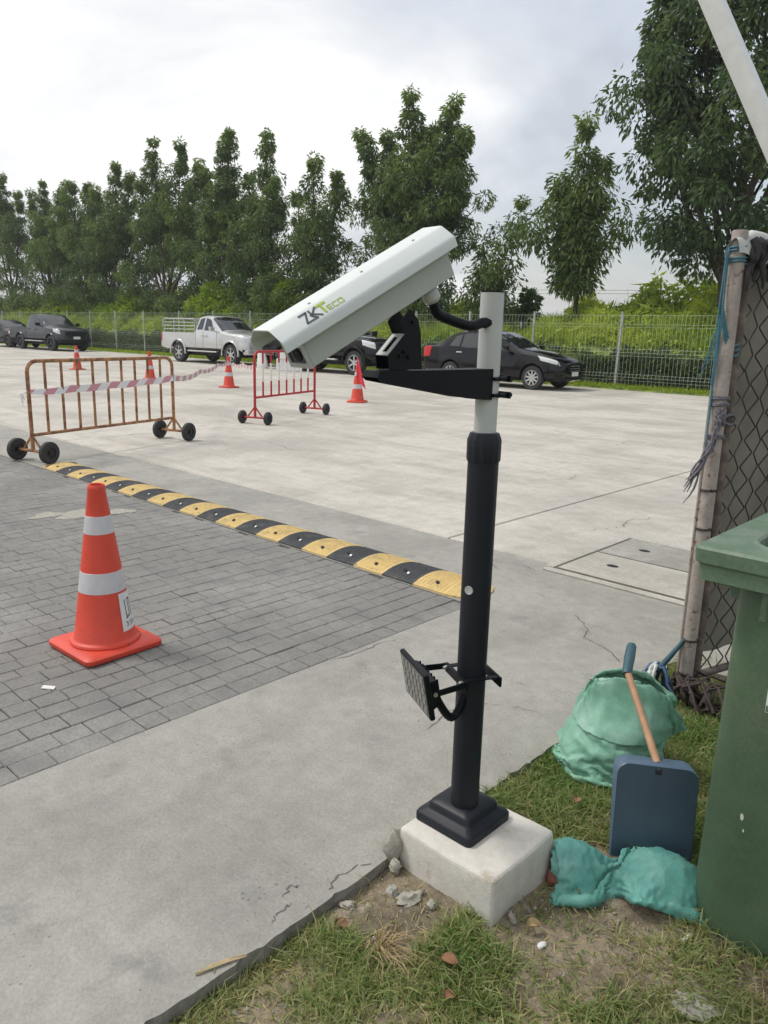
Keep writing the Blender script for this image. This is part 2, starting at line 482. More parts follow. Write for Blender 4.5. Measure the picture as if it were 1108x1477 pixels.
def make_ground():
    b = MB()
    b.add([(-1500, -600, -.30), (800, -600, -.30), (800, 1500, -.30), (-1500, 1500, -.30)], [(0, 1, 2, 3)])
    g = b.build('ground', M['ground'], fix=False, smooth=0)
    tag(g, kind='structure')
    # parking lot: concrete slabs with open joints over a bed
    bed = MB().box((-31.5, 12.51, -.105), (82, 16.48, .19))
    lot = tag(bed.build('parking_lot', M['joint'], smooth=0), kind='structure')
    xs = [-72.1, -65.85, -59.6, -53.35, -47.1, -40.85, -34.6, -28.35, -22.1, -15.85, -9.6, -3.35, 2.9, 9.1]
    ys = [4.27, 8.5, 12.65, 16.8, 20.75]
    for i in range(len(xs) - 1):
        for j in range(len(ys) - 1):
            x0, x1, y0, y1 = xs[i] + .009, xs[i + 1] - .009, ys[j] + .012, ys[j + 1] - .012
            s = MB().box(((x0 + x1) / 2, (y0 + y1) / 2, -.025), (x1 - x0, y1 - y0, .05))
            s.build('slab', M['lot'], lot, bevel=.006)
    g = random.Random(77)
    for ln in ([(-2.75, 5.30), (-2.62, 5.55), (-2.70, 5.85), (-2.55, 6.2)], [(-5.5, 9.2), (-4.9, 9.9), (-5.0, 10.8)], [(-8.8, 6.0), (-8.0, 6.3), (-7.3, 6.1), (-6.6, 6.4)], [(-4.3, 6.6), (-4.0, 7.1), (-4.1, 7.6)], [(-11, 9.5), (-10.2, 9.9), (-9.9, 10.6)]):
        V, F = [], []
        pts = []
        for a, c in zip(ln[:-1], ln[1:]):
            for k in range(7):
                u = k / 7
                pts.append((a[0] + (c[0] - a[0]) * u + g.uniform(-.03, .03), a[1] + (c[1] - a[1]) * u + g.uniform(-.03, .03)))
        for i, p in enumerate(pts):
            w = g.uniform(.002, .005) * (1 if 0 < i < len(pts) - 1 else .2)
            V += [(p[0] - w * .7, p[1] - w, .0012), (p[0] + w * .7, p[1] + w, .0012)]
            if i: F.append((2 * i - 2, 2 * i - 1, 2 * i + 1, 2 * i))
        b = MB(); b.v, b.f = V, F
        b.build('crack', M['joint'], lot, smooth=0)
    # driveway strip and apron (one poured piece, L-shaped), top at z = 0
    d = MB()
    poly = [(-1.262, -3), (-1.262, 3.35), (2.9, 3.6), (2.9, 4.262), (-14, 4.262), (-14, 3.265), (-2.374, 3.265), (-2.374, -3)]
    # ragged verge edge
    edge = []
    y = -3
    while y < 3.3:
        edge.append((-1.262 + random.uniform(-.006, .004) - (random.uniform(.003, .011) if random.random() < .14 else 0), y))
        y += random.uniform(.012, .05)
    pts = edge + poly[1:]
    me = bpy.data.meshes.new('driveway')
    bm = bmesh.new()
    top = [bm.verts.new((px, py, 0)) for px, py in pts]
    bot = [bm.verts.new((px, py, -.14)) for px, py in pts]
    bm.faces.new(top)
    n = len(pts)
    for k in range(n):
        bm.faces.new((top[k], bot[k], bot[(k + 1) % n], top[(k + 1) % n]))
    bmesh.ops.recalc_face_normals(bm, faces=bm.faces)
    bm.normal_update()
    bm.to_mesh(me); bm.free()
    me.materials.append(M['drive']); me.materials.append(M['kerb_face'])
    for p in me.polygons:
        if abs(p.normal.z) < .5: p.material_index = 1
    if me.polygons[0].normal.z < 0: me.flip_normals()
    tag(link('driveway', me), kind='structure')
    # cracks and chips in the concrete, filled with dirt
    drv = bpy.data.objects['driveway']
    g = random.Random(31)
    cracks = [[(-2.46, 4.06), (-2.60, 4.12), (-2.78, 4.05), (-2.95, 4.15)], [(-2.52, 4.00), (-2.66, 3.92), (-2.74, 3.97), (-2.80, 3.90)], [(-1.65, 2.05), (-1.70, 2.20), (-1.62, 2.38), (-1.52, 2.44), (-1.42, 2.46)],
              [(-1.285, 1.20), (-1.31, 1.25), (-1.30, 1.33), (-1.275, 1.36)], [(-1.30, 1.02), (-1.325, 1.06), (-1.32, 1.12)], [(-1.36, 1.10), (-1.37, 1.14), (-1.355, 1.17)], [(-1.9, 3.55), (-1.75, 3.42), (-1.70, 3.30), (-1.55, 3.25), (-1.40, 3.12)],
              [(-2.36, 2.20), (-2.33, 2.36), (-2.35, 2.50), (-2.31, 2.62)]]
    for ln in cracks:
        b = MB()
        pts = []
        for a, c in zip(ln[:-1], ln[1:]):
            for k in range(5):
                u = k / 5
                pts.append((a[0] + (c[0] - a[0]) * u + g.uniform(-.008, .008), a[1] + (c[1] - a[1]) * u + g.uniform(-.008, .008)))
        V, F = [], []
        for i, p in enumerate(pts):
            w = g.uniform(.0008, .0035) * (1 if 0 < i < len(pts) - 1 else .2)
            V += [(p[0] - w, p[1] - w * .6, .0012), (p[0] + w, p[1] + w * .6, .0012)]
            if i: F.append((2 * i - 2, 2 * i - 1, 2 * i + 1, 2 * i))
        b.v, b.f = V, F
        b.build('crack', M['joint'], drv, smooth=0)
    # the verge: a fine relief of bare soil
    nx, ny = 150, 300
    X = np.linspace(-1.262, 1.2, nx); Y = np.linspace(-.6, 4.2, ny)
    gx, gy = np.meshgrid(X, Y)
    z = np.vectorize(soil_z)(gx, gy)
    z += rng.normal(0, .0022, z.shape)
    for k in range(90):
        cx, cy, r_, h = rng.uniform(-1.2, .4), rng.uniform(.6, 3.2), rng.uniform(.015, .06), rng.uniform(.003, .010)
        z += h * np.exp(-((gx - cx) ** 2 + (gy - cy) ** 2) / r_ ** 2)
    vs_ = np.stack([gx, gy, z], -1).reshape(-1, 3)
    fs = [(j * nx + i, j * nx + i + 1, (j + 1) * nx + i + 1, (j + 1) * nx + i) for j in range(ny - 1) for i in range(nx - 1)]
    b = MB(); b.v = [tuple(p) for p in vs_]; b.f = fs
    tag(b.build('soil', M['soil'], smooth=180, fix=False), kind='structure')
    # verge along the fence and the land behind it
    b = MB()
    n = 420
    V, F = [], []
    prof = [(20.755, -.02), (20.95, .05), (21.5, .07), (22.0, .10), (22.25, None), (22.8, None), (23.4, None), (24.2, None), (25.0, None), (25.9, None), (26.8, None), (30, 1.6), (40, .8), (80, .3), (300, -.2)]
    for i in range(n + 1):
        x = -130 + 190 * i / n
        for k, (y, zz) in enumerate(prof):
            V.append((x, y + (random.uniform(-.05, .05) if 0 < k < 4 else 0), (zz * (1 + .12 * math.sin(x * .35 + k)) if zz is not None else .25 + .74 * float(weed_top(np.array(x), np.array(y)))) + random.uniform(-.01, .02)))
    m_ = len(prof)
    for i in range(n):
        for k in range(m_ - 1):
            F.append((i * m_ + k, (i + 1) * m_ + k, (i + 1) * m_ + k + 1, i * m_ + k + 1))
    b.v, b.f = V, F
    tag(b.build('verge', M['verge'], smooth=180), kind='structure')


make_ground()


def make_pavers():
    bed = MB().box((-8.2, .085, -.062), (11.64, 6.33, .10))
    pv = tag(bed.build('paving', M['grout'], smooth=0), kind='structure')
    cam = Vector((0, 0))
    pieces = []
    x = -2.380
    row = 0
    while x > -13.9:
        w = random.choice((.085, .10, .11, .115, .12, .12))
        y = -3.0 + random.uniform(0, .2)
        y0 = -3.05
        while y0 < 3.26:
            ln = random.choice((.10, .11, .11, .115, .12, .13, .15, .20))
            y1 = min(y0 + ln, 3.26)
            if y1 - y0 > .03: pieces.append((x - w, x, y0, y1))
            y0 = y1
        x -= w
        row += 1
    # the pavers seen largest: near the camera and in front of it
    def score(p):
        cx, cy = (p[0] + p[1]) / 2, (p[2] + p[3]) / 2
        # in view only where the frame shows the paving
        u = (cx * .731 + cy * .683); d = (-cx * .683 + cy * .731)
        if d < .8: return 1e6
        u_, v_ = u / d, 1.45 / d
        if u_ < -.60 or v_ > .72: return 1e5 + cx * cx + cy * cy
        return cx * cx + cy * cy
    pieces.sort(key=score)
    rest = MB()

    def slab(b, p, dx, dy, dz):
        g1, g2 = random.uniform(.0006, .0026), random.uniform(.0006, .0026)
        x0, x1, y0, y1 = p[0] + g1, p[1] - g2, p[2] + g2, p[3] - g1
        jig = [(random.uniform(-.002, .002), random.uniform(-.002, .002)) for _ in range(4)]
        e = .003
        t = [random.uniform(-.0012, .0012) + dz for _ in range(4)]
        q = [(a_ + j_[0] * .5, b_ + j_[1] * .5) for (a_, b_), j_ in zip([(x0, y0), (x1, y0), (x1, y1), (x0, y1)], jig)]
        i_ = [(a_ + sx * e, b_ + sy * e) for (a_, b_), (sx, sy) in zip(q, ((1, 1), (-1, 1), (-1, -1), (1, -1)))]
        vs_ = [(a - dx, c - dy, -.012) for a, c in q] + [(a - dx, c - dy, t[k] - .0035) for k, (a, c) in enumerate(q)] + [(a - dx, c - dy, t[k]) for k, (a, c) in enumerate(i_)]
        fs = [(8, 9, 10, 11)] + [(4 + k, 4 + (k + 1) % 4, 8 + (k + 1) % 4, 8 + k) for k in range(4)] + [(k, (k + 1) % 4, 4 + (k + 1) % 4, 4 + k) for k in range(4)]
        b.add(vs_, fs)
    for k, p in enumerate(pieces):
        dz = random.uniform(-.0018, .0014) - .0022
        if k < 300:
            b = MB()
            cx, cy = (p[0] + p[1]) / 2, (p[2] + p[3]) / 2
            slab(b, p, cx, cy, dz)
            o = b.build('paver', M['paver'], pv, smooth=0, fix=False)
            o.location = (cx, cy, 0)
        else:
            slab(rest, p, 0, 0, dz)
    tag(rest.build('pavers', M['paver'], pv, smooth=0, fix=False), kind='stuff')
    # spilt cement on the pavers
    b = MB()
    for kq, (cx, cy, rx, ry) in enumerate(((-5.72, 2.66, .16, .17), (-5.60, 2.92, .11, .09), (-5.84, 2.44, .10, .11))):
        pts = []
        for k in range(22):
            a = 2 * PI * k / 22
            r_ = 1 + .28 * math.sin(3 * a + cx) + random.uniform(-.12, .12)
            pts.append((cx + rx * r_ * math.cos(a) * .7 - ry * .4 * math.sin(a), cy + ry * r_ * math.sin(a) + rx * .6 * math.cos(a)))
        b.prism(pts, lambda x, y, d: (x, y, d), -.004, .0016 + .0006 * kq)
    b.build('cement_splash', M['stone'], pv, smooth=0)


make_pavers()


def make_drain():
    dt = tag(MB().box((-1.30, 4.70, .0015), (2.26, 1.06, .003)).build('drain_pit', M['joint'], smooth=0), 'concrete drain surround let into the lot beside the gate', 'drain')
    b = MB()
    for c, s in (((-1.2, 4.155, .005), (2.52, .062, .010)), ((-1.2, 5.31, .005), (2.52, .06, .010)), ((-2.455, 4.74, .005), (.055, 1.07, .010)), ((.04, 4.74, .005), (.055, 1.07, .010))):
        b.box(c, s)
    b.build('surround', M['lot'], dt, bevel=.003)
    for nm, y0, y1, hole, lab in (('drain_cover', 4.222, 4.735, (-2.17, 4.50), 'nearer pale concrete drain cover with one lifting hole'), ('drain_cover', 4.760, 5.262, (-2.19, 5.005), 'farther grey concrete drain cover with one lifting hole')):
        x0, x1 = -2.405, -.01
        b = MB()
        # cover as four boxes round the lifting hole
        hx, hy, h = hole[0], hole[1], .035
        z0, z1 = .003, .012
        zc, zs = (z0 + z1) / 2, z1 - z0
        b.box(((x0 + x1) / 2, (y0 + y1) / 2, zc), (x1 - x0, y1 - y0, zs))
        o = tag(b.build(nm, M['lot'] if y0 < 4.5 else M['drive'], bevel=.003), lab, 'drain cover', 'concrete drain covers')
        pr = [(hx + h * math.cos(2 * PI * k / 16) * 1.15, hy + h * .8 * math.sin(2 * PI * k / 16)) for k in range(16)]
        MB().prism(pr, lambda x, y, d: (x, y, d), .0122, .0135).build('lifting_hole', M['dark_hole'], o, smooth=0)


make_drain()


def make_speed_bump():
    t = thing('speed_bump', 'rubber speed bump of alternating black and yellow segments across the lane', 'speed bump', (-2.565, 3.275, 0))
    w, h = .35, .043

    def seg_mesh(name, ln, ribs=9):
        b = MB()
        nprof = 14
        nx = ribs * 2
        V, F = [], []
        for i in range(nx + 1):
            for k in range(nprof + 1):
                s = k / nprof
                z = h * (math.sin(PI * s) ** .62) if 0 < s < 1 else 0
                z = max(z, .010)
                y = w * s
                xx = ln * i / nx
                # ribs lean a little as they cross the hump
                rib = .0068 if (i % 2 == 0 and 0 < i < nx) else 0
                z2 = z - (rib if .06 < s < .94 else 0)
                V.append((-xx, y, z2))
        m_ = nprof + 1
        for i in range(nx):
            for k in range(nprof):
                F.append((i * m_ + k, i * m_ + k + 1, (i + 1) * m_ + k + 1, (i + 1) * m_ + k))
        o = len(V)
        # skirt
        for i in (0, nx):
            for k in range(nprof + 1):
                V.append((V[i * m_ + k][0], V[i * m_ + k][1], 0))
        for q, i in enumerate((0, nx)):
            for k in range(nprof):
                F.append((i * m_ + k, i * m_ + k + 1, o + q * m_ + k + 1, o + q * m_ + k))
        F.append((0, nx * m_, o + m_, o)); F.append((nprof, nx * m_ + nprof, o + m_ + nprof, o + nprof))
        b.v, b.f = V, F
        return b.mesh(name, smooth=25)
    me_y, me_b = seg_mesh('segment', .248), seg_mesh('segment', .248)
    me_y.materials.append(M['bump_yellow']); me_b.materials.append(M['bump_black'])
    hole = MB().lathe([(.013, 0), (.013, .004)], 12).mesh('bolt_hole', smooth=0); hole.materials.append(M['dark_hole'])
    bolt = MB().lathe([(.011, 0), (.011, .004), (.006, .007)], 10).mesh('bolt', smooth=0); bolt.materials.append(M['steel_bolt'])
    for i in range(21):
        y_ = i % 2 == 0
        o = link('segment', me_y if y_ else me_b, t, (-.25 * i, 0, 0), (0, 0, random.uniform(-.004, .004)))
        c = link('bolt_hole', hole, o, (-.12, .075, .0305), (R(33), 0, 0))
        if not y_:
            link('bolt', bolt, o, (-.10, .078, .0325), (R(33), 0, 0))
            c.location = (-.145, .098, .0365)
    for sgn, x0 in ((1, 0), (-1, -.25 * 21)):
        V, F = [], []
        for i in range(7):
            for k in range(15):
                a = PI * k / 14
                rr = 1 - i / 6
                V.append((x0 + sgn * (.004 + .16 * math.sin(a) * 1 * (i / 6)), w / 2 - w / 2 * math.cos(a) * (1 if i else 1), max(.010, h * (math.sin(a) ** .62) * rr ** .7)))
        for i in range(6):
            for k in range(14):
                F.append((i * 15 + k, i * 15 + k + 1, (i + 1) * 15 + k + 1, (i + 1) * 15 + k))
        o_ = len(V)
        for k in range(15): V.append((V[6 * 15 + k][0], V[6 * 15 + k][1], 0))
        for k in range(14): F.append((6 * 15 + k, 6 * 15 + k + 1, o_ + k + 1, o_ + k))
        b = MB(); b.v, b.f = V, F
        e = b.build('end_cap', M['bump_yellow'], t)
        link('bolt_hole', hole, e, (x0 + sgn * .05, .1, .034), (R(25), 0, 0))


make_speed_bump()

# ------------------------------------------------------------------ far hills, power cable
def make_hills():
    V, F = [], []
    n, m_ = 160, 8
    for i in range(n + 1):
        a = i / n
        x = -1400 + 1800 * a
        hgt = 12 + 11 * (.5 + .5 * math.sin(x * .019 + 1.1)) + 3 * math.sin(x * .06) + 2 * math.sin(x * .15 + 2)
        for k in range(m_ + 1):
            s = k / m_
            V.append((x, 600 + 160 * s + x * .25, -2 + hgt * math.sin(PI * s) * (1 + .1 * math.sin(7 * s + x * .02))))
    for i in range(n):
        for k in range(m_):
            F.append((i * (m_ + 1) + k, (i + 1) * (m_ + 1) + k, (i + 1) * (m_ + 1) + k + 1, i * (m_ + 1) + k + 1))
    b = MB(); b.v, b.f = V, F
    tag(b.build('hills', M['hill'], smooth=180), kind='structure')


make_hills()
for k, (z, lab) in enumerate(((5.55, 'upper of two thin power cables crossing the sky behind the fence'), (5.25, 'lower of two thin power cables crossing the sky behind the fence'))):
    pts = [(-60 + 6 * i, 62 + 1.2 * i, z + .02 * (i - 8) ** 2 * .3) for i in range(17)]
    tag(MB().tube(pts, .022, 4).build('power_cable', M['cable']), lab, 'cable', 'power cables')

# ------------------------------------------------------------------ fence along the back of the lot
FQ = 21.3
POSTS = [-4.6, -7.6, -10.77, -13.71, -16.2, -18.6, -21.4, -24.9, -28.31, -31.16, -34.03, -37.37, -40.35, -43.31, -46.2, -49.76, -52.9, -55.87, -59, -62, -65, -68]


def make_fence():
    t = thing('wire_fence', 'long pale welded wire fence on steel posts behind the parked vehicles', 'fence', (0, FQ, .05))
    pm = MB()
    pm.box((0, 0, 1.06), (.06, .06, 2.12))
    pm.box((0, 0, 2.125), (.068, .068, .012))
    me = pm.mesh('post', bevel=.008); me.materials.append(M['galv'])
    for x in POSTS:
        o = link('post', me, t, (x, .035, 0), (R(random.uniform(-.8, .8)), R(random.uniform(-1, 1)), 0))
    b = MB()
    x0, x1 = -68, -4
    r = .0024
    # vertical wires with the folds of a curved panel; y offset by height
    folds = [(.20, 0), (.29, -.04), (.38, 0), (.89, 0), (.99, -.04), (1.09, 0), (1.70, 0), (1.78, -.03), (2.03, 0)]
    V, F = [], []
    n = int((x1 - x0) / .115)
    for i in range(n):
        x = x0 + (x1 - x0) * i / n
        o = len(V)
        for z, dy in [(.04, 0)] + folds + [(2.05, 0)]:
            V += [(x - r, dy - r, z), (x + r, dy - r, z), (x, dy + r, z)]
        k = len(folds) + 2
        for s in range(k - 1):
            for j in range(3):
                j2 = (j + 1) % 3
                F.append((o + 3 * s + j, o + 3 * s + j2, o + 3 * s + 3 + j2, o + 3 * s + 3 + j))
    for z, dy in folds:
        for xa, xb in zip(POSTS[1:], POSTS[:-1]):
            o = len(V)
            V += [(xa, dy - .008, z - .0030), (xa, dy - .008, z + .0030), (xa, dy - .0, z), (xb, dy - .008, z - .0030), (xb, dy - .008, z + .0030), (xb, dy, z)]
            F += [(o, o + 3, o + 4, o + 1), (o + 1, o + 4, o + 5, o + 2), (o + 2, o + 5, o + 3, o)]
    b.v, b.f = V, F
    tag(b.build('wire_mesh', M['fence_wire'], t, smooth=0), kind='stuff')


make_fence()

# ------------------------------------------------------------------ leaves, trees, hedge, weeds
def leaf_mesh(name, P, D, W, L, wd, tint, fold=.25):
    """N leaves: base P, unit direction D, unit width W, length L, width wd, tint per leaf. Two triangles each."""
    n = len(P)
    Nn = np.cross(D, W)
    mid = P + D * (L * .45)[:, None]
    a = mid + W * (wd * .5)[:, None] + Nn * (wd * fold)[:, None]
    c = mid - W * (wd * .5)[:, None] + Nn * (wd * fold)[:, None]
    tip = P + D * L[:, None]
    co = np.stack([P, a, tip, c], 1).reshape(-1, 3).astype(np.float32)
    idx = np.arange(n) * 4
    tri = np.stack([idx, idx + 1, idx + 2, idx, idx + 2, idx + 3], 1).reshape(-1).astype(np.int32)
    me = bpy.data.meshes.new(name)
    me.vertices.add(4 * n); me.vertices.foreach_set('co', co.ravel())
    me.loops.add(6 * n); me.loops.foreach_set('vertex_index', tri)
    me.polygons.add(2 * n)
    me.polygons.foreach_set('loop_start', np.arange(2 * n, dtype=np.int32) * 3)
    me.update(calc_edges=True)
    at = me.attributes.new('tint', 'FLOAT', 'FACE')
    at.data.foreach_set('value', np.repeat(tint, 2).astype(np.float32))
    return me


def unit(a):
    return a / np.maximum(np.linalg.norm(a, axis=-1, keepdims=True), 1e-9)


def clump_leaves(g, C, Rr, per, length, width, droop=.8, tint0=.3, sq=.8):
    """C: clump centres (n,3), Rr radii (n). per leaves each. returns P,D,W,L,wd,tint"""
    n = len(C)
    k = n * per
    ci = np.repeat(np.arange(n), per)
    d = unit(g.normal(size=(k, 3)))
    rad = g.uniform(.25, 1, k) ** .6
    P = C[ci] + d * (rad * Rr[ci])[:, None] * np.array([1, 1, sq])
    D = unit(d * .75 + np.array([0, 0, -droop]) + g.normal(size=(k, 3)) * .35)
    W = unit(np.cross(D, g.normal(size=(k, 3))))
    L = length * g.uniform(.65, 1.3, k)
    wd = width * g.uniform(.75, 1.25, k)
    ct = g.normal(tint0, .16, n)
    tint = np.clip(ct[ci] + g.normal(0, .12, k), 0, 1)
    return P, D, W, L, wd, tint


def make_tree(label, base, plumes, zlow, mid, nleaf, seed, group, leaf='leaf', length=.21, width=.066, trunk_r=.12, fill=28, lean=(0, 0), tint0=.28, zsplit=1.6, dy=1.0, low=0, clump_r=.47):
    """plumes: (dx, dy, ztop, radius) relative to the base; mid: (halfwidth x, halfwidth y, z centre, halfheight)"""
    g = np.random.default_rng(seed)
    rr = random.Random(seed)
    t = thing('tree', label, 'tree', base, 0, group)
    b = MB()
    sx, sy = lean[0] * zsplit, lean[1] * zsplit
    # trunk
    b.tube([(0, 0, -.4), (sx * .3, sy * .3, zsplit * .3), (sx * .65 + .03, sy * .65, zsplit * .65), (sx, sy, zsplit)], [trunk_r * 1.25, trunk_r, trunk_r * .9, trunk_r * .85], 9)
    C, Rr, T = [], [], []
    for (dx, dyy, zt, r) in plumes:
        p0 = Vector((sx, sy, zsplit * .92))
        p3 = Vector((dx, dyy, zt - .25))
        p1 = p0.lerp(p3, .33) + Vector((dx - sx, dyy - sy, 0)) * .22 + Vector((rr.uniform(-.1, .1), rr.uniform(-.1, .1), 0))
        p2 = p0.lerp(p3, .66) + Vector((dx - sx, dyy - sy, 0)) * .16
        path = [p0, p0.lerp(p1, .5), p1, p1.lerp(p2, .5), p2, p2.lerp(p3, .5), p3]
        r0 = trunk_r * .55
        b.tube(path, [r0 * (1 - .85 * i / 6) for i in range(7)], 6)
        # clumps up the plume: thin at the tip, wider below
        z = zt - .2
        while z > max(zlow, zt - 4.6):
            f = (zt - z) / 4.5
            s_ = (z - p0.z) / max(.1, (p3.z - p0.z))
            cx = p0.x + (p3.x - p0.x) * min(1, max(0, s_) ** .75); cy = p0.y + (p3.y - p0.y) * min(1, max(0, s_) ** .75)
            nc = 2 + int(3.4 * f)
            bulge = rr.uniform(.55, 1.55)
            for _ in range(nc):
                a = rr.uniform(0, 2 * PI); q = r * (.12 + 1.6 * f * bulge) * rr.uniform(.3, 1.1)
                C.append((cx + q * math.cos(a), cy + q * math.sin(a) * dy, z + rr.uniform(-.25, .25)))
                Rr.append(clump_r * rr.uniform(.5, 1.15) * (.60 + .5 * min(1, f * 2)))
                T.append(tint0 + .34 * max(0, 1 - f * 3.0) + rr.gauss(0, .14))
            z -= rr.uniform(.24, .5) if f < .25 else rr.uniform(.32, .62)
    hx, hy, zc, hh = mid
    for k in range(fill):
        a = rr.uniform(0, 2 * PI); u_ = rr.uniform(-1, 1)
        q = math.sqrt(max(0, 1 - u_ * u_)) * rr.uniform(.45, 1)
        c = (hx * q * math.cos(a) * (1 + .35 * math.sin(5 * u_ + seed)), hy * q * math.sin(a), zc + hh * u_ * rr.uniform(.85, 1.1))
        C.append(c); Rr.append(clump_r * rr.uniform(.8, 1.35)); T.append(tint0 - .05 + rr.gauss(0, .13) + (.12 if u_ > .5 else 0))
        if k % 3 == 0:
            p0 = Vector((sx + (c[0] - sx) * .1, sy, zsplit + max(0, (c[2] - zsplit)) * .35))
            if c[2] < zsplit: p0.z = zsplit * .8
            b.tube([p0, p0.lerp(Vector(c), .5) + Vector((0, 0, .15)), Vector(c)], [trunk_r * .22, trunk_r * .16, .012], 5)
    for k in range(low):
        a = rr.uniform(0, 2 * PI); q = rr.uniform(.35, 1.1)
        c = (hx * q * math.cos(a), hy * 1.1 * q * math.sin(a), rr.uniform(.9, 3.0))
        C.append(c); Rr.append(clump_r * rr.uniform(.9, 1.4)); T.append(tint0 + rr.gauss(.02, .13))
        b.tube([(0, 0, .8), (c[0] * .5, c[1] * .5, c[2] * .75), c], [trunk_r * .2, trunk_r * .14, .01], 5)
    b.build('trunk', M['bark'], t, smooth=60)
    C, Rr, T = np.array(C), np.array(Rr), np.array(T)
    per = max(12, int(nleaf / len(C)))
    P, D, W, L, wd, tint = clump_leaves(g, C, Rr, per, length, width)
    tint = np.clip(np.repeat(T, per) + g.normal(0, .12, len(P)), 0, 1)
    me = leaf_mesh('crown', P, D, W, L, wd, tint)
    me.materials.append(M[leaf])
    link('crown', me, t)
    return t


G = 'upright trees in the row behind the wire fence'
TY = 24.6
trees = [
    ('dark bushy tree at the far left end of the row behind the fence', -62, [(-.4, 0, 11.9, .5), (-3, .3, 11.2, .5), (2.2, 0, 10.6, .45)], (3.6, 1.8, 5.2, 3.6), 9000),
    ('paler green tree with three low tops, second from the left end of the row', -55.6, [(.1, 0, 10.7, .4), (2, .3, 10.2, .4), (-1.9, 0, 10.3, .4), (3.4, 0, 10.3, .4)], (3.4, 1.7, 5.0, 3.3), 9000),
    ('tree with a row of short even tops behind the dark grey pickup bonnet', -50.6, [(-.7, 0, 10.4, .38), (1.0, .2, 10.1, .38), (2.4, 0, 9.6, .38)], (2.6, 1.6, 4.8, 3.0), 8000),
    ('tree with a bare dark trunk showing between the two left pickups', -46.9, [(1.4, 0, 11.0, .4), (2.6, .2, 10.2, .35), (-1.2, 0, 9.4, .4)], (2.8, 1.5, 5.6, 2.9), 8000),
    ('tree with two tall thin spires left of the silver pickup', -40.6, [(-.7, 0, 11.5, .34), (2.1, 0, 11.1, .42), (-2.5, .2, 9.7, .4), (3.6, .1, 9.9, .42)], (3.2, 1.6, 5.2, 3.2), 9500),
    ('dense tree with a forked top behind the silver pickup', -35.6, [(1.5, 0, 10.9, .36), (.9, 0, 10.4, .36), (-1.0, .2, 9.6, .42)], (2.7, 1.5, 4.8, 3.1), 8500),
    ('tree with one separate feathery spire behind the camera hood front', -31.6, [(.45, 0, 10.6, .36), (-1.3, .2, 8.9, .42), (1.2, -.2, 8.4, .4)], (2.2, 1.4, 4.6, 3.0), 7500),
    ('open light green tree just above the camera hood front', -27.7, [(-.15, 0, 9.0, .42), (-1.5, .2, 7.8, .42), (1.5, 0, 8.3, .40)], (1.9, 1.3, 4.4, 2.5), 5600),
    ('tall broad tree rising behind the middle of the camera housing', -21.6, [(-3.3, 0, 9.8, .42), (-.6, 0, 10.6, .40), (1.5, .2, 10.0, .46), (-2.0, .2, 9.3, .45), (2.3, 0, 8.9, .45), (.5, .3, 9.4, .4)], (2.5, 1.7, 5.9, 3.0), 12500),
    ('small leaning tree with a bright top left of the post top', -17.9, [(1.25, 0, 6.1, .30), (.2, .1, 4.3, .32), (-.5, .1, 4.6, .3)], (.85, .7, 3.2, 1.1), 2200),
]
for k, (lab, x, pl, mid, nl) in enumerate(trees):
    make_tree(lab, (x, TY, .6), [(a, b_, z - .6, r_ * (1.35 if k < 9 else 1)) for a, b_, z, r_ in pl], 1.0, (mid[0] * 1.42, mid[1] * 1.1, mid[2] - 1.35, mid[3] * 1.12), int(nl * 3.3), 100 + k, G,
              low=(30 if k < 8 else 12), trunk_r=.17 if k not in (9,) else .07, fill=66 if k not in (7, 9) else 24, zsplit=2.0 if k != 9 else 1.2)
for k, (lab, x, pl) in enumerate([
    ('tree half hidden in the second line, behind the far left end of the row', -66, [(0, 0, 10.2, .6), (2.4, .2, 9.6, .6), (-2.2, 0, 9.4, .6)]),
    ('tree half hidden in the second line, behind the two left pickups', -56, [(0, 0, 9.6, .6), (2.6, .2, 9.0, .6), (-2.4, 0, 9.1, .6)]),
    ('tree half hidden in the second line, left of the silver pickup', -48, [(0, 0, 9.3, .6), (2.3, .2, 9.6, .6), (-2.6, 0, 8.8, .6)]),
    ('tree half hidden in the second line, right behind the silver pickup', -41, [(0, 0, 9.0, .6), (2.2, .2, 8.4, .6), (-2.1, 0, 9.2, .6)])]):
    make_tree(lab, (x, 29.5, .9), pl, 1.0, (3.6, 1.6, 4.2, 3.6), 15000, 170 + k, G, trunk_r=.15, fill=60, low=30, zsplit=1.8)
make_tree('slim tree with drooping leaves and a leaning bare trunk right of the post', (-14.35, TY, .6), [(.1, 0, 7.8, .34), (-.8, .1, 6.3, .36), (.75, .1, 6.6, .34), (.2, -.2, 5.6, .38)], 2.5, (1.75, 1.3, 4.5, 1.65), 10500, 140, G,
          trunk_r=.09, fill=40, lean=(.10, 0), zsplit=2.3, length=.26, width=.075, clump_r=.5, tint0=.3)
make_tree('huge dark broad-leaved tree over the right side behind the gate', (-9.0, 24.2, .6), [(-1.8, 0, 13.6, .9), (.2, .3, 14.5, 1.), (2.2, 0, 13.2, 1.), (-2.9, .3, 9.8, .7), (3.4, .2, 10.5, 1.), (-2.5, -.4, 11.6, .8), (1, -.8, 11.5, 1)], 3.4, (3.4, 2.6, 6.9, 3.9), 52000, 150, None,
          leaf='leaf_big', trunk_r=.22, fill=110, zsplit=2.6, length=.22, width=.085, clump_r=.58, tint0=.22)


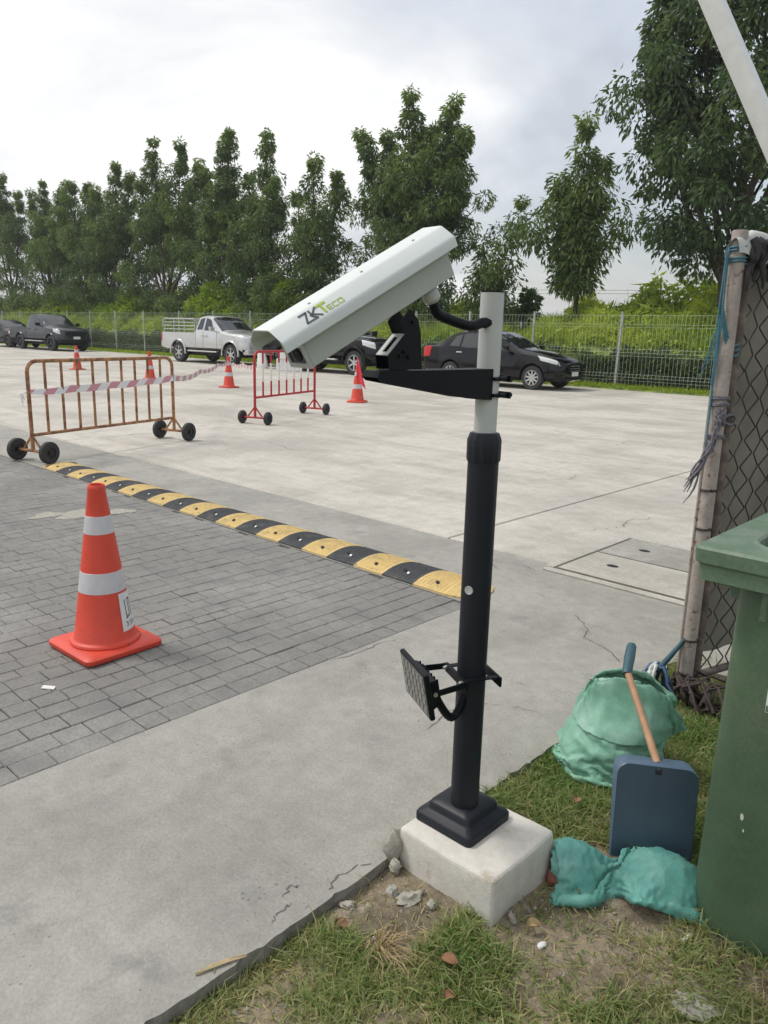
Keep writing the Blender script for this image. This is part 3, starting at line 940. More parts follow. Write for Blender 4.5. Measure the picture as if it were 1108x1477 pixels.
def make_hedge():
    g = np.random.default_rng(11)
    n = 42000
    x = g.uniform(-66, -5, n)
    z = .12 + g.uniform(0, 1, n) ** .8 * (.95 + .13 * np.sin(x * 1.7) + .10 * np.sin(x * 5.1) + .06 * np.sin(x * 13 + 1))
    y = FQ + .20 + g.uniform(0, .55, n) ** 1.3 + .06 * np.sin(x * 7 + z * 5)
    P = np.stack([x, y, z], 1)
    D = unit(np.stack([g.normal(0, .6, n), -.5 + g.normal(0, .4, n), -.55 + g.normal(0, .4, n)], 1))
    W = unit(np.cross(D, g.normal(size=(n, 3))))
    t = thing('hedge', 'low dark ivy hedge growing along the foot of the wire fence', 'hedge', (0, 0, 0))
    me = leaf_mesh('foliage', P, D, W, .12 * g.uniform(.6, 1.3, n), .095 * g.uniform(.7, 1.2, n), np.clip(g.normal(.3, .2, n), 0, 1))
    me.materials.append(M['hedge'])
    link('foliage', me, t)
    # woody core: the inside of the hedge, so that it is not see-through
    b = MB()
    V, F = [], []
    m_ = 5
    nx = 240
    for i in range(nx + 1):
        xx = -66 + 61 * i / nx
        hh = .9 + .09 * math.sin(xx * 1.7) + random.uniform(-.05, .05)
        for (yy, zz) in ((FQ + .42, .02), (FQ + .40, hh * .6), (FQ + .48, hh), (FQ + .7, hh), (FQ + .8, .02)):
            V.append((xx, yy + random.uniform(-.04, .04), zz))
    for i in range(nx):
        for k in range(m_ - 1):
            F.append((i * m_ + k, (i + 1) * m_ + k, (i + 1) * m_ + k + 1, i * m_ + k + 1))
    b.v, b.f = V, F
    b.build('stems', M['bark'], t, smooth=0)


make_hedge()


def make_weeds():
    """rank bright weeds on the bank behind the fence: uncountable"""
    g = np.random.default_rng(12)
    n = 95000
    x = -64 + 60 * g.uniform(0, 1, n) ** .72
    dpt = g.uniform(0, 1, n)
    y = FQ + .9 + 4.6 * dpt
    top = weed_top(x, y)
    z = top * (1 - .34 * g.uniform(0, 1, n) ** 1.3) + .25
    P = np.stack([x, y, z], 1)
    up = g.uniform(0, 1, n) - .42 * (z > 1.95 + .3 * np.sin(x * 2.3))
    D = unit(np.stack([g.normal(0, .55, n), g.normal(-.35, .5, n), np.where(up > .45, .8, -.5) + g.normal(0, .4, n)], 1))
    W = unit(np.cross(D, g.normal(size=(n, 3))))
    L = .26 * g.uniform(.5, 1.5, n) * np.where(g.uniform(0, 1, n) < .06, 2.2, 1); wd = np.where(up > .45, .035, .10) * g.uniform(.7, 1.3, n)
    patch = .5 + .5 * np.sin(x * .9 + 1.3 * np.sin(y * 1.1)) * np.cos(y * 1.2 + x * .23)
    tint = np.clip(.15 + .55 * patch + g.normal(0, .17, n), 0, 1)
    me = leaf_mesh('weeds', P, D, W, L, wd, tint)
    me.materials.append(M['weed'])
    tag(link('weeds', me), kind='stuff')


make_weeds()


def make_bush(label, base, blobs, nleaf, seed, leaf, length, width, tint0):
    g = np.random.default_rng(seed)
    t = thing('shrub', label, 'shrub', base)
    b = MB()
    C, Rr = [], []
    for (dx, dy, dz, r) in blobs:
        b.tube([(0, 0, -.4), (dx * .5, dy * .5, dz * .6), (dx, dy, dz)], [.035, .025, .01], 5)
        C.append((dx, dy, dz)); Rr.append(r)
    b.build('stem', M['bark'], t, smooth=60)
    C, Rr = np.array(C), np.array(Rr)
    P, D, W, L, wd, tint = clump_leaves(g, C, Rr, int(nleaf / len(C)), length, width, droop=.35, tint0=tint0)
    me = leaf_mesh('foliage', P, D, W, L, wd, tint); me.materials.append(M[leaf])
    link('foliage', me, t)


make_bush('small dark round shrub on the skyline right of the post top', (-17.6, 26.6, 1.0), [(0, 0, 1.5, .4), (.35, 0, 1.75, .35), (-.3, .1, 1.3, .35), (.15, 0, 2.0, .25), (.3, .1, 1.2, .35)], 900, 21, 'leaf', .22, .11, .2)
make_bush('bright green bush under the trees above the front of the camera hood', (-29.2, 24.0, .6), [(0, 0, 1.6, .7), (.8, .1, 1.9, .6), (-.9, .1, 1.5, .65), (.3, 0, 2.6, .55), (1.6, .2, 1.5, .6), (-.2, 0, 2.1, .6)], 3600, 22, 'weed', .24, .08, .15)
make_bush('yellowish green bush beneath the left trees beyond the dark grey pickup', (-52.2, 23.6, .5), [(0, 0, 1.9, .7), (.9, 0, 1.6, .7), (-1, .1, 1.6, .7), (.2, 0, 2.5, .5), (2, 0, 1.5, .7)], 2600, 23, 'weed', .24, .08, .25)
make_bush('green bush beneath the trees just left of the silver pickup rack', (-43.0, 23.4, .5), [(0, 0, 1.5, .8), (1.1, 0, 1.8, .8), (-1.2, .1, 1.5, .8), (.2, 0, 2.3, .5), (-2.4, 0, 1.5, .8)], 3000, 24, 'weed', .24, .08, .05)
make_bush('mid green bush beneath the trees behind the silver pickup cab', (-34.4, 23.5, .5), [(0, 0, 1.7, .8), (1.2, 0, 2.1, .8), (-1.2, .1, 1.9, .8), (.2, 0, 2.7, .6), (2.4, 0, 1.5, .8)], 3400, 25, 'weed', .24, .08, .0)

# ------------------------------------------------------------------ plinth, post, camera, floodlight
PX, PY = -1.14, 1.585


def make_plinth():
    b = MB()
    b.box((-1.0925, 1.587, -.035), (.325, .300, .26))
    me = b.mesh('concrete_block', bevel=.014, segs=3)
    bm = bmesh.new(); bm.from_mesh(me)
    bmesh.ops.subdivide_edges(bm, edges=bm.edges, cuts=5, use_grid_fill=True)
    for v in bm.verts:
        n = math.sin(31 * v.co.x + 17 * v.co.z) * math.sin(23 * v.co.y - 11 * v.co.z)
        f = .0022 + (.004 if v.co.z < 0 else 0)
        v.co.x += f * n; v.co.y += f * math.sin(27 * v.co.x + 29 * v.co.z)
        if v.co.z < .05: # spreads a little towards the soil
            k = (.05 - v.co.z) * .06
            v.co.x += (v.co.x + 1.0925) * k; v.co.y += (v.co.y - 1.587) * k
    bm.to_mesh(me); bm.free()
    me.polygons.foreach_set('use_smooth', [True] * len(me.polygons))
    me.materials.append(M['block'])
    tag(link('concrete_block', me), 'square pale rendered concrete block under the black post base', 'concrete block')


make_plinth()


def rsq(h, r, z, n=5):
    """rounded square ring"""
    out = []
    for q in range(4):
        cx, cy = ((1, 1), (-1, 1), (-1, -1), (1, -1))[q]
        for k in range(n):
            a = PI / 2 * q + PI / 2 * k / (n - 1)
            out.append((cx * (h - r) + r * math.cos(a), cy * (h - r) + r * math.sin(a), z))
    return out


def make_post():
    t = thing('camera_post', 'telescopic post, black below and grey above, standing on the concrete block', 'post', (PX, PY, .095))
    b = MB()
    b.rings([rsq(.099, .016, 0), rsq(.099, .016, .020), rsq(.095, .016, .027), rsq(.076, .014, .036), rsq(.073, .014, .041), rsq(.072, .014, .052), rsq(.067, .014, .059), rsq(.042, .014, .066)])
    b.build('base_plate', M['post_black'], t, smooth=50).location = (-.012, .012, 0)
    # hollow lower tube, with a real round port through its wall on the camera side
    b = MB()
    b.lathe([(.0395, .064), (.0395, 1.07), (.031, 1.07), (.031, .064)], 40, close=True)
    b.build('lower_tube', M['post_black'], t, smooth=40)
    dirv = Vector((1.14, -1.585, 0)).normalized()
    dirv = Matrix.Rotation(R(-28), 3, 'Z') @ dirv
    p = MB().lathe([(.0, .0), (.0095, .0), (.0095, .0018), (.0115, .0018), (.0115, -.004)], 20).build('port_plug', M['post_grey'], t)
    q = dirv.to_track_quat('Z', 'Y')
    p.rotation_mode = 'QUATERNION'; p.rotation_quaternion = q
    p.location = dirv * .0397 + Vector((0, 0, .800 - .095))
    # clamp collar with grip ribs
    b = MB()
    n = 48
    prof = [(.0405, 1.040), (.0435, 1.046), (.0435, 1.096), (.037, 1.113), (.030, 1.115)]
    rings = []
    for (r_, z) in prof:
        ring = []
        for j in range(n):
            a = 2 * PI * j / n
            rr = r_ - (.0022 if (j % 4) >= 2 and .0425 < r_ else 0)
            ring.append((rr * math.cos(a), rr * math.sin(a), z))
        rings.append(ring)
    b.rings(rings)
    b.build('collar', M['post_black'], t, smooth=20)
    b = MB()
    b.lathe([(.0285, 1.05), (.0285, 1.453), (.0265, 1.4545), (.0255, 1.4545), (.0255, 1.05)], 40, close=True)
    b.build('upper_tube', M['post_grey'], t, smooth=40)
    MB().lathe([(.0288, 1.4535), (.0288, 1.4568), (.0, 1.4572)], 32).build('top_cap', M['trim'], t)


make_post()

HD = R(261)
FH = Vector((math.cos(HD), math.sin(HD), 0))          # horizontal heading of the arm and camera
LH = Vector((-math.sin(HD), math.cos(HD), 0))         # to the heading's left
PITCH = R(28.4)
FX = FH * math.cos(PITCH) - Vector((0, 0, 1)) * math.sin(PITCH)
UX = FX.cross(LH)
HO = Vector((-1.222, 1.054, 1.376))                   # middle of the housing's front lower edge


def hp(x, y, z):
    return HO + FX * x + LH * y + UX * z


def corrug(path, r, step=.0045):
    """a corrugated hose: radius alternates along the path"""
    pts = [Vector(p) for p in path]
    # Catmull-Rom resample
    out = []
    q = [pts[0] * 2 - pts[1]] + pts + [pts[-1] * 2 - pts[-2]]
    for i in range(1, len(q) - 2):
        ln = (q[i + 1] - q[i]).length
        k = max(4, int(ln / step))
        for s in range(k):
            u = s / k
            a, b_, c, d = q[i - 1], q[i], q[i + 1], q[i + 2]
            out.append(.5 * ((2 * b_) + (c - a) * u + (2 * a - 5 * b_ + 4 * c - d) * u * u + (-a + 3 * b_ - 3 * c + d) * u ** 3))
    out.append(pts[-1])
    return out, [r if i % 2 else r * .86 for i in range(len(out))]


def strokes(lines, w, fn, d0, d1):
    b = MB()
    for ln in lines:
        for a, c in zip(ln[:-1], ln[1:]):
            a, c = Vector(a), Vector(c)
            t_ = (c - a).normalized(); n_ = Vector((-t_.y, t_.x)) * w / 2
            a2, c2 = a - t_ * w * .35, c + t_ * w * .35
            b.prism([tuple(a2 + n_), tuple(a2 - n_), tuple(c2 - n_), tuple(c2 + n_)], fn, d0, d1)
    return b


def make_lpr():
    t = thing('security_camera', 'white box security camera with sunshade hood tilted down on a black arm', 'security camera')
    w, L, o, L2 = .040, .424, .054, .436
    # body: lower tier and wider upper tier
    b = MB()
    pr = [(-w, 0), (w, 0), (w, .047), (w * 1.02, .049), (w * 1.16, .052), (w * 1.16, .076), (-w * 1.16, .076), (-w * 1.16, .052), (-w * 1.02, .049), (-w, .047)]
    b.rings([[hp(x, y, z) for y, z in pr] for x in (0, -L)])
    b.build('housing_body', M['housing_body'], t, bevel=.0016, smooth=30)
    # front frame, recessed window, lens
    b = MB()
    fr, th = .009, .006
    for (y0, y1, z0, z1) in ((-w, w, 0, .010), (-w, w, .046, .072), (-w, -w + fr, .010, .046), (w - fr, w, .010, .046)):
        b.rings([[hp(x, y0, z0), hp(x, y1, z0), hp(x, y1, z1), hp(x, y0, z1)] for x in (.0005, th)])
    b.build('front_frame', M['housing_body'], t)
    b = MB()
    b.rings([[hp(x, -w + fr, .010), hp(x, w - fr, .010), hp(x, w - fr, .046), hp(x, -w + fr, .046)] for x in (.0008, .0022)])
    b.build('window', M['glass_dark'], t)
    b = MB()
    for r0, x0, x1 in ((.0145, .0022, .0042), (.009, .0042, .0048)):
        b.rings([[hp(x, .002 + r0 * math.cos(2 * PI * k / 20), .028 + r0 * math.sin(2 * PI * k / 20)) for k in range(20)] for x in (x0, x1)])
    b.build('lens_ring', M['trim'], t)
    # hood: a folded sheet, open underneath
    tp, W, hh, hc, lip, s = .033, .065, .109, .082, .021, .0022
    outer = [(-W, hc - lip), (-W, hc), (-tp, hh), (tp, hh), (W, hc), (W, hc - lip)]
    # round the folds a little
    def rnd(poly, r=.006):
        out = [poly[0]]
        for i in range(1, len(poly) - 1):
            p, q, n_ = Vector(poly[i - 1]), Vector(poly[i]), Vector(poly[i + 1])
            a, c = q + (p - q).normalized() * r, q + (n_ - q).normalized() * r
            for u in (0, .33, .67, 1): out.append(tuple(a * (1 - u) ** 2 + q * 2 * u * (1 - u) + c * u * u))
        out.append(poly[-1])
        return out
    inner = [(-W + s, hc - lip), (-W + s, hc - s * .4), (-tp + s * .3, hh - s), (tp - s * .3, hh - s), (W - s, hc - s * .4), (W - s, hc - lip)]
    ring = rnd(outer) + rnd(inner)[::-1]
    b = MB()
    b.rings([[hp(x, y, z) for y, z in ring] for x in (o, -L2)])
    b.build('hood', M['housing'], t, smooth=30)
    b = MB()
    b.rings([[hp(x, y, z) for y, z in ((-w, .0765), (w, .0765), (W - .004, hc - lip + .003), (W - .004, hc - .002), (tp, hh - .004), (-tp, hh - .004), (-W + .004, hc - .002), (-W + .004, hc - lip + .003))] for x in (-L2 + .004, -L2 + .008)])
    b.build('rear_plate', M['housing_body'], t)
    b = MB()
    for x in (-.06, -.205, -.36):
        c = hp(x, .020, hh + .001)
        b.tube([c, c + UX * .0012], .0034, 10)
    b.build('hood_screw', M['housing_body'], t)
    # lettering on the near slope of the hood; u runs forwards-to-back as read, v up the slope
    e1 = -FX
    a0, a1 = hp(0, W, hc), hp(0, tp, hh)
    e2 = (a1 - a0).normalized()
    nrm = e1.cross(e2).normalized()
    if nrm.dot(LH) < 0: nrm = -nrm
    org = a0 + FX * -.014 + e2 * .0085

    def fn(x, y, d):
        return org + e1 * x + e2 * y + nrm * d
    H_ = .0235
    dark = [[(0, H_), (.0175, H_), (.0035, 0), (.030, 0), (.0215, .0125)], [(.0245, H_), (.0245, .006)], [(.0405, H_), (.0265, .0125), (.0425, 0)]]
    strokes(dark, .0042, fn, .0004, .0010).build('logo_letters', M['logo_dark'], t, smooth=0)
    strokes([[(.0435, H_ - .0005), (.0655, H_ - .0005)]], .0050, fn, .0004, .0010).build('logo_letters', M['logo_green'], t, smooth=0)
    strokes([[(.0535, H_ - .002), (.0535, .001)]], .0050, fn, .0004, .0011).build('logo_letters', M['logo_green'], t, smooth=0)
    h2 = .0115
    sm = [[(.0725, h2), (.0625, h2), (.0625, .0005), (.0725, .0005)], [(.0625, h2 / 2), (.0715, h2 / 2)], [(.087, h2), (.0765, h2), (.0765, .0005), (.087, .0005)], [(.091, .0005), (.091, h2), (.102, h2), (.102, .0005), (.091, .0005)]]
    strokes(sm, .0017, fn, .0004, .0010).build('logo_letters', M['logo_green'], t, smooth=0)
    # arm: a tapered folded channel clamped on the post
    P0 = Vector((PX, PY, 0))

    def ap(s_, z, y):
        return P0 + FH * s_ + LH * y + Vector((0, 0, z))
    b = MB()
    side = [(.012, 1.293), (.012, 1.368), (.36, 1.366), (.366, 1.352), (.355, 1.343), (.10, 1.300), (.045, 1.2945)]
    for y0, y1 in ((.027, .030), (-.030, -.027)):
        b.prism(side, lambda x, y, d: ap(x, y, d), y0, y1)
    b.prism([(.012, 1.365), (.012, 1.368), (.36, 1.366), (.36, 1.363)], lambda x, y, d: ap(x, y, d), -.027, .027)
    b.prism([(.36, 1.366), (.366, 1.352), (.363, 1.352), (.357, 1.366)], lambda x, y, d: ap(x, y, d), -.027, .027)
    b.build('bracket_arm', M['arm_black'], t, smooth=20)
    for z in (1.344, 1.304):
        b = MB()
        b.tube([ap(-.006, z, .033), ap(-.050, z, .033)], .0062, 8)
        b.tube([ap(-.006, z, -.033), ap(-.050, z, -.033)], .0062, 8)
        b.prism([(-.040, z - .008), (-.034, z - .008), (-.034, z + .008), (-.040, z + .008)], lambda x, y, d: ap(x, y, d), -.044, .044)
        b.tube([ap(.012, z, .033), ap(-.05, z, .033)], .0045, 8)
        b.build('clamp', M['arm_black'], t)
    # tilt bracket: two side plates and a folded front with a slot
    b = MB()
    plate = [(.237, 1.369), (.330, 1.369), (.334, 1.400), (.288, 1.4465), (.302, 1.472), (.276, 1.500), (.252, 1.478), (.243, 1.4465)]
    for y0, y1 in ((.0215, .024), (-.024, -.0215)):
        b.prism(plate, lambda x, y, d: ap(x, y, d), y0, y1)
    b.build('tilt_bracket', M['arm_black'], t, smooth=20)
    b = MB()
    for ya, yb in ((-.0215, -.008), (.008, .0215)):
        b.prism([(.334, 1.400), (.288, 1.4465), (.286, 1.4445), (.332, 1.398)], lambda x, y, d: ap(x, y, d), ya, yb)
    for sa, sb in (((.334, 1.400), (.327, 1.407)), ((.295, 1.4395), (.288, 1.4465))):
        b.prism([sa, sb, (sb[0] - .002, sb[1] - .002), (sa[0] - .002, sa[1] - .002)], lambda x, y, d: ap(x, y, d), -.008, .008)
    b.build('bracket_front', M['galv'], t, smooth=20)
    b = MB()
    for (s_, z) in ((.303, 1.398), (.290, 1.407), (.277, 1.396)):
        c = ap(s_, z, .024)
        b.tube([c, c + LH * .003], .0046, 10)
        b.tube([c + LH * .003, c + LH * .0055], .003, 6)
    c = ap(.268, 1.472, .024); b.tube([c, c + LH * .004], .004, 8)
    b.build('bolt', M['arm_black'], t)
    # cable gland and corrugated conduit into the post
    b = MB()
    c = hp(-.362, .012, -.0005)
    nn = 14
    for r0, r1, d0, d1 in ((.016, .0205, 0, .010), (.0205, .0205, .010, .026), (.0205, .0145, .026, .034)):
        b.rings([[c - UX * d + FX * (r_ * math.cos(2 * PI * k / nn)) + LH * (r_ * math.sin(2 * PI * k / nn)) for k in range(nn)] for r_, d in ((r0, d0), (r1, d1))])
    b.build('cable_gland', M['housing_body'], t, smooth=30)
    g0 = c - UX * .030
    path, rs = corrug([g0, g0 - UX * .030, g0 - UX * .052 - FX * .018, P0 + FH * .085 + LH * .014 + Vector((0, 0, 1.468)), P0 + FH * .045 + LH * .012 + Vector((0, 0, 1.476)), P0 + FH * .020 + LH * .010 + Vector((0, 0, 1.477))], .0128)
    MB().tube(path, rs, 12).build('conduit', M['arm_black'], t, smooth=60)


make_lpr()


def make_flood():
    t = thing('floodlight', 'small black floodlight bracketed low on the black tube of the post', 'floodlight')
    hd = R(242.4)
    F_ = Vector((math.cos(hd), math.sin(hd), 0)); L_ = Vector((-math.sin(hd), math.cos(hd), 0)); Z = Vector((0, 0, 1))
    P0 = Vector((PX, PY, 0))
    tl = R(11)
    n = F_ * math.cos(tl) - Z * math.sin(tl)          # where the lamp looks: forwards and down
    u = n.cross(L_).normalized()
    if u.z < 0: u = -u
    c = P0 + F_ * .161 + Z * .542
    hw, hh = .090, .066

    def q(x, y, z): return c + L_ * x + u * y + n * z
    b = MB()
    b.rings([[q(x, y, z) for x, y in ((-hw, -hh), (hw, -hh), (hw, hh), (-hw, hh))] for z in (-.010, .004)])
    b.build('lamp_frame', M['arm_black'], t, bevel=.003)
    b = MB()
    b.rings([[q(x, y, z) for x, y in ((-hw + .007, -hh + .007), (hw - .007, -hh + .007), (hw - .007, hh - .007), (-hw + .007, hh - .007))] for z in (.0042, .0052)])
    g = b.build('lamp_glass', M['led'], t, smooth=0)
    b = MB()
    for i in range(6):
        for j in range(4):
            x, y = -hw + .024 + i * (2 * hw - .048) / 5, -hh + .022 + j * (2 * hh - .044) / 3
            b.rings([[q(x + .0085 * sx, y + .0085 * sy, z) for sx, sy in ((-1, -1), (1, -1), (1, 1), (-1, 1))] for z in (.0054, .0064)])
    b.build('led_lens', M['led_dot'], t, smooth=0)
    b = MB()
    b.rings([[q(x * k, y * k - .006, z) for x, y in ((-hw * .82, -hh * .62), (hw * .82, -hh * .62), (hw * .82, hh * .62), (-hw * .82, hh * .62))] for z, k in ((-.010, 1), (-.034, .88))])
    for k in range(7):
        x = -hw * .66 + k * hw * .22
        b.rings([[q(xx, y, z) for xx, y in ((x, -hh * .5), (x + .004, -hh * .5), (x + .004, hh * .45), (x, hh * .45))] for z in (-.034, -.041)])
    b.build('heat_sink', M['arm_black'], t)
    # U bracket
    piv = q(0, 0, -.022)
    zb = .552
    b = MB()
    for s in (-1, 1):
        a0 = piv + L_ * (s * .078); a1 = P0 + F_ * .052 + L_ * (s * .064) + Z * zb
        d = (a1 - a0).normalized(); w_ = d.cross(L_).normalized() * .0085
        b.rings([[a0 - d * .012 + w_ + L_ * y, a1 + w_ + L_ * y, a1 - w_ + L_ * y, a0 - d * .012 - w_ + L_ * y] for y in (-.0014, .0014)])
    b.prism([(-.066, zb - .0095), (.066, zb - .0095), (.066, zb + .0095), (-.066, zb + .0095)], lambda x, y, d: P0 + F_ * d + L_ * x + Z * y, .0485, .052)
    b.build('lamp_bracket', M['arm_black'], t)
    # clamp plate on the post
    b = MB()
    zc = .548
    ring_o = [(-.070, .048), (-.070, .040), (.070, .040), (.070, .048)]
    b.prism([(-.066, .0475), (-.066, .041), (.066, .041), (.066, .0475)], lambda x, y, d: P0 + L_ * x + F_ * y + Z * d, zc - .013, zc + .013)
    b.prism([(-.066, -.052), (-.066, -.058), (.066, -.058), (.066, -.052)], lambda x, y, d: P0 + L_ * x + F_ * y + Z * d, zc - .013, zc + .013)
    b.prism([(-.058, .041), (-.0415, .041), (-.0415, -.052), (-.058, -.052)], lambda x, y, d: P0 + L_ * x + F_ * y + Z * d, zc + .008, zc + .0115)
    b.prism([(.0415, .041), (.058, .041), (.058, -.052), (.0415, -.052)], lambda x, y, d: P0 + L_ * x + F_ * y + Z * d, zc + .008, zc + .0115)
    b.build('clamp', M['arm_black'], t)
    b = MB()
    for s in (-.052, .050):
        c0 = P0 + L_ * s + F_ * .052 + Z * (zb + .001)
        b.tube([c0, c0 + F_ * .006], .0065, 8); b.tube([c0 + F_ * .006, c0 + F_ * .010], .004, 8)
    for s in (-.0785, .0785):
        c0 = piv + L_ * s
        b.tube([c0, c0 + L_ * (.005 if s > 0 else -.005)], .006, 8)
    b.build('bolt', M['steel_bolt'], t)
    e = q(.028, -.018, -.036)
    E_ = P0 + F_ * .030 + L_ * .022 + Z * .498
    path, rs = corrug([e] + [e.lerp(E_, u) - Z * .072 * math.sin(PI * u) ** .8 - n * .016 * math.sin(PI * u) * (1 - u) for u in (.08, .2, .35, .5, .65, .8, .92)] + [E_], .0118)
    MB().tube(path, rs, 12).build('conduit', M['arm_black'], t, smooth=60)


make_flood()

# ------------------------------------------------------------------ traffic cones
def make_cone(label, loc, rz):
    t = thing('traffic_cone', label, 'traffic cone', loc, rz, CG)
    b = MB()
    b.rings([rsq(.186, .035, .004), rsq(.190, .035, .010), rsq(.190, .035, .026), rsq(.184, .034, .032), rsq(.14, .02, .036)])
    b.build('base', M['orange'], t, smooth=40)
    b = MB()
    for q in range(4):   # moulded ribs running to the corners
        a = PI / 4 + q * PI / 2
        b.tube([(.15 * math.cos(a), .15 * math.sin(a), .034), (.222 * math.cos(a), .222 * math.sin(a), .031)], .0035, 6)
    b.build('rib', M['orange'], t)
    def rad(z): return .136 - (.136 - .034) * (z - .05) / .712
    b = MB()
    b.lathe([(.154, .034), (.156, .042), (.152, .050), (.140, .054), (rad(.06), .062), (rad(.279), .279), (rad(.372), .372), (rad(.544), .544), (rad(.624), .624), (rad(.735), .735), (rad(.74) + .003, .742), (.036, .757), (.033, .762), (.027, .760), (.0265, .64)], 48)
    b.build('body', M['orange'], t, smooth=40)
    for z0, z1 in ((.279, .372), (.544, .624)):
        b = MB()
        b.lathe([(rad(z0), z0), (rad(z0) + .0013, z0 + .001), (rad(z1) + .0013, z1 - .001), (rad(z1), z1)], 48)
        b.build('reflective_band', M['white_band'], t, smooth=40)
    return t


CG = 'orange traffic cones'
cone0 = make_cone('large orange traffic cone with a white paper sticker, on the grey pavers', (-3.205, 1.562, 0), R(2))
far_cones = [
    ('orange cone standing in front of the dark grey pickup', (-24.6, 11.6, .001), 20),
    ('orange cone behind the rusty barricade, left of the silver pickup', (-19.5, 11.25, .001), 50),
    ('orange cone that the striped tape passes, in front of the silver pickup', (-16.03, 11.4, .001), 5),
    ('orange cone with a red flag draped over its top', (-11.5, 11.4, .001), 33),
]
cones = []
for lab, loc, rz in far_cones:
    c = copy_tree(cone0)
    c['label'] = lab
    c.location = loc
    c.rotation_euler = (0, 0, R(rz))
    cones.append(c)


def cone_sticker():
    """the paper sheet stuck on the large cone, facing right in the photo"""
    def rad(z): return .136 - (.136 - .034) * (z - .05) / .712 + .0012
    a0, a1 = R(9), R(60)

    def S(u, v, d):
        z = .095 + .175 * v
        a = a0 + (a1 - a0) * u
        r_ = rad(z) + d
        return (r_ * math.cos(a), r_ * math.sin(a), z)
    n = 8
    V, F = [], []
    for i in range(n + 1):
        for j in range(n + 1):
            V.append(S(i / n, j / n, .0006))
    for i in range(n):
        for j in range(n):
            F.append((i * (n + 1) + j, (i + 1) * (n + 1) + j, (i + 1) * (n + 1) + j + 1, i * (n + 1) + j + 1))
    b = MB(); b.v, b.f = V, F
    s = b.build('sticker', M['plastic_white'], cone0, fix=False, smooth=60)
    b = strokes([[(.30, .80), (.30, .42), (.36, .34), (.28, .33)], [(.36, .34), (.44, .38)], [(.52, .8), (.52, .35)], [(.52, .8), (.7, .8), (.7, .35)]], .045, lambda x, y, d: S(x, y, d), .001, .0015)
    for c0 in ((.28, .15), (.5, .15), (.7, .15)):
        x, y = c0
        for k in range(6):
            pass
        b2 = strokes([[(x - .05, y + .06), (x + .02, y + .06), (x + .04, y + .02), (x, y - .02), (x - .04, y - .04)]], .03, lambda x_, y_, d: S(x_, y_, d), .001, .0015)
        b.add(b2.v, b2.f)
    b.build('print', M['logo_dark'], s, smooth=0)


cone_sticker()


def make_flag():
    V, F = [], []
    n, m_ = 14, 12
    cx, cy = -11.5, 11.4
    d = Vector((.72, -.10, 0)).normalized()     # hangs down on the right of the cone as seen from the driveway
    s_ = Vector((.683, -.731, 0))
    for i in range(n + 1):
        v = i / n
        for k in range(m_ + 1):
            u = k / m_
            z = .90 - .62 * v ** 1.05 * (.62 + .38 * u)
            wdt = .03 + .30 * v
            off = d * (-.03 + wdt * u) + s_ * (.055 + .10 * v + .03 * math.sin(9 * u + 2.2 * v) * v)
            V.append((cx + off.x, cy + off.y, z))
    for i in range(n):
        for k in range(m_):
            F.append((i * (m_ + 1) + k, i * (m_ + 1) + k + 1, (i + 1) * (m_ + 1) + k + 1, (i + 1) * (m_ + 1) + k))
    b = MB(); b.v, b.f = V, F
    b.tube([(cx, cy, .66), (cx, cy, .9)], .012, 6)
    tag(b.build('flag', M['cloth_red'], smooth=180), 'red cloth flag hanging from the top of the farthest right cone', 'flag')


make_flag()

# ------------------------------------------------------------------ barricades
def wheel_mesh(r, w, spokes):
    b = MB()
    b.lathe([(r * .52, -w * .5), (r * .9, -w * .5), (r, -w * .32), (r, w * .32), (r * .9, w * .5), (r * .52, w * .5)], 28, axis='X', close=True)
    ty = b.mesh('tyre', smooth=40); ty.materials.append(M['black_rubber'])
    b = MB()
    b.lathe([(r * .53, -w * .34), (r * .53, w * .34)], 20, axis='X')
    b.lathe([(r * .20, -w * .6), (r * .22, w * .6)], 12, axis='X')
    for k in range(spokes):
        a = 2 * PI * k / spokes
        q = Matrix.Rotation(a, 3, 'X')
        b.box(q @ Vector((0, r * .36, 0)), (w * .8, r * .36, r * .10), m=q)
    ri = b.mesh('rim', smooth=30); ri.materials.append(M['rim_dark'])
    return ty, ri


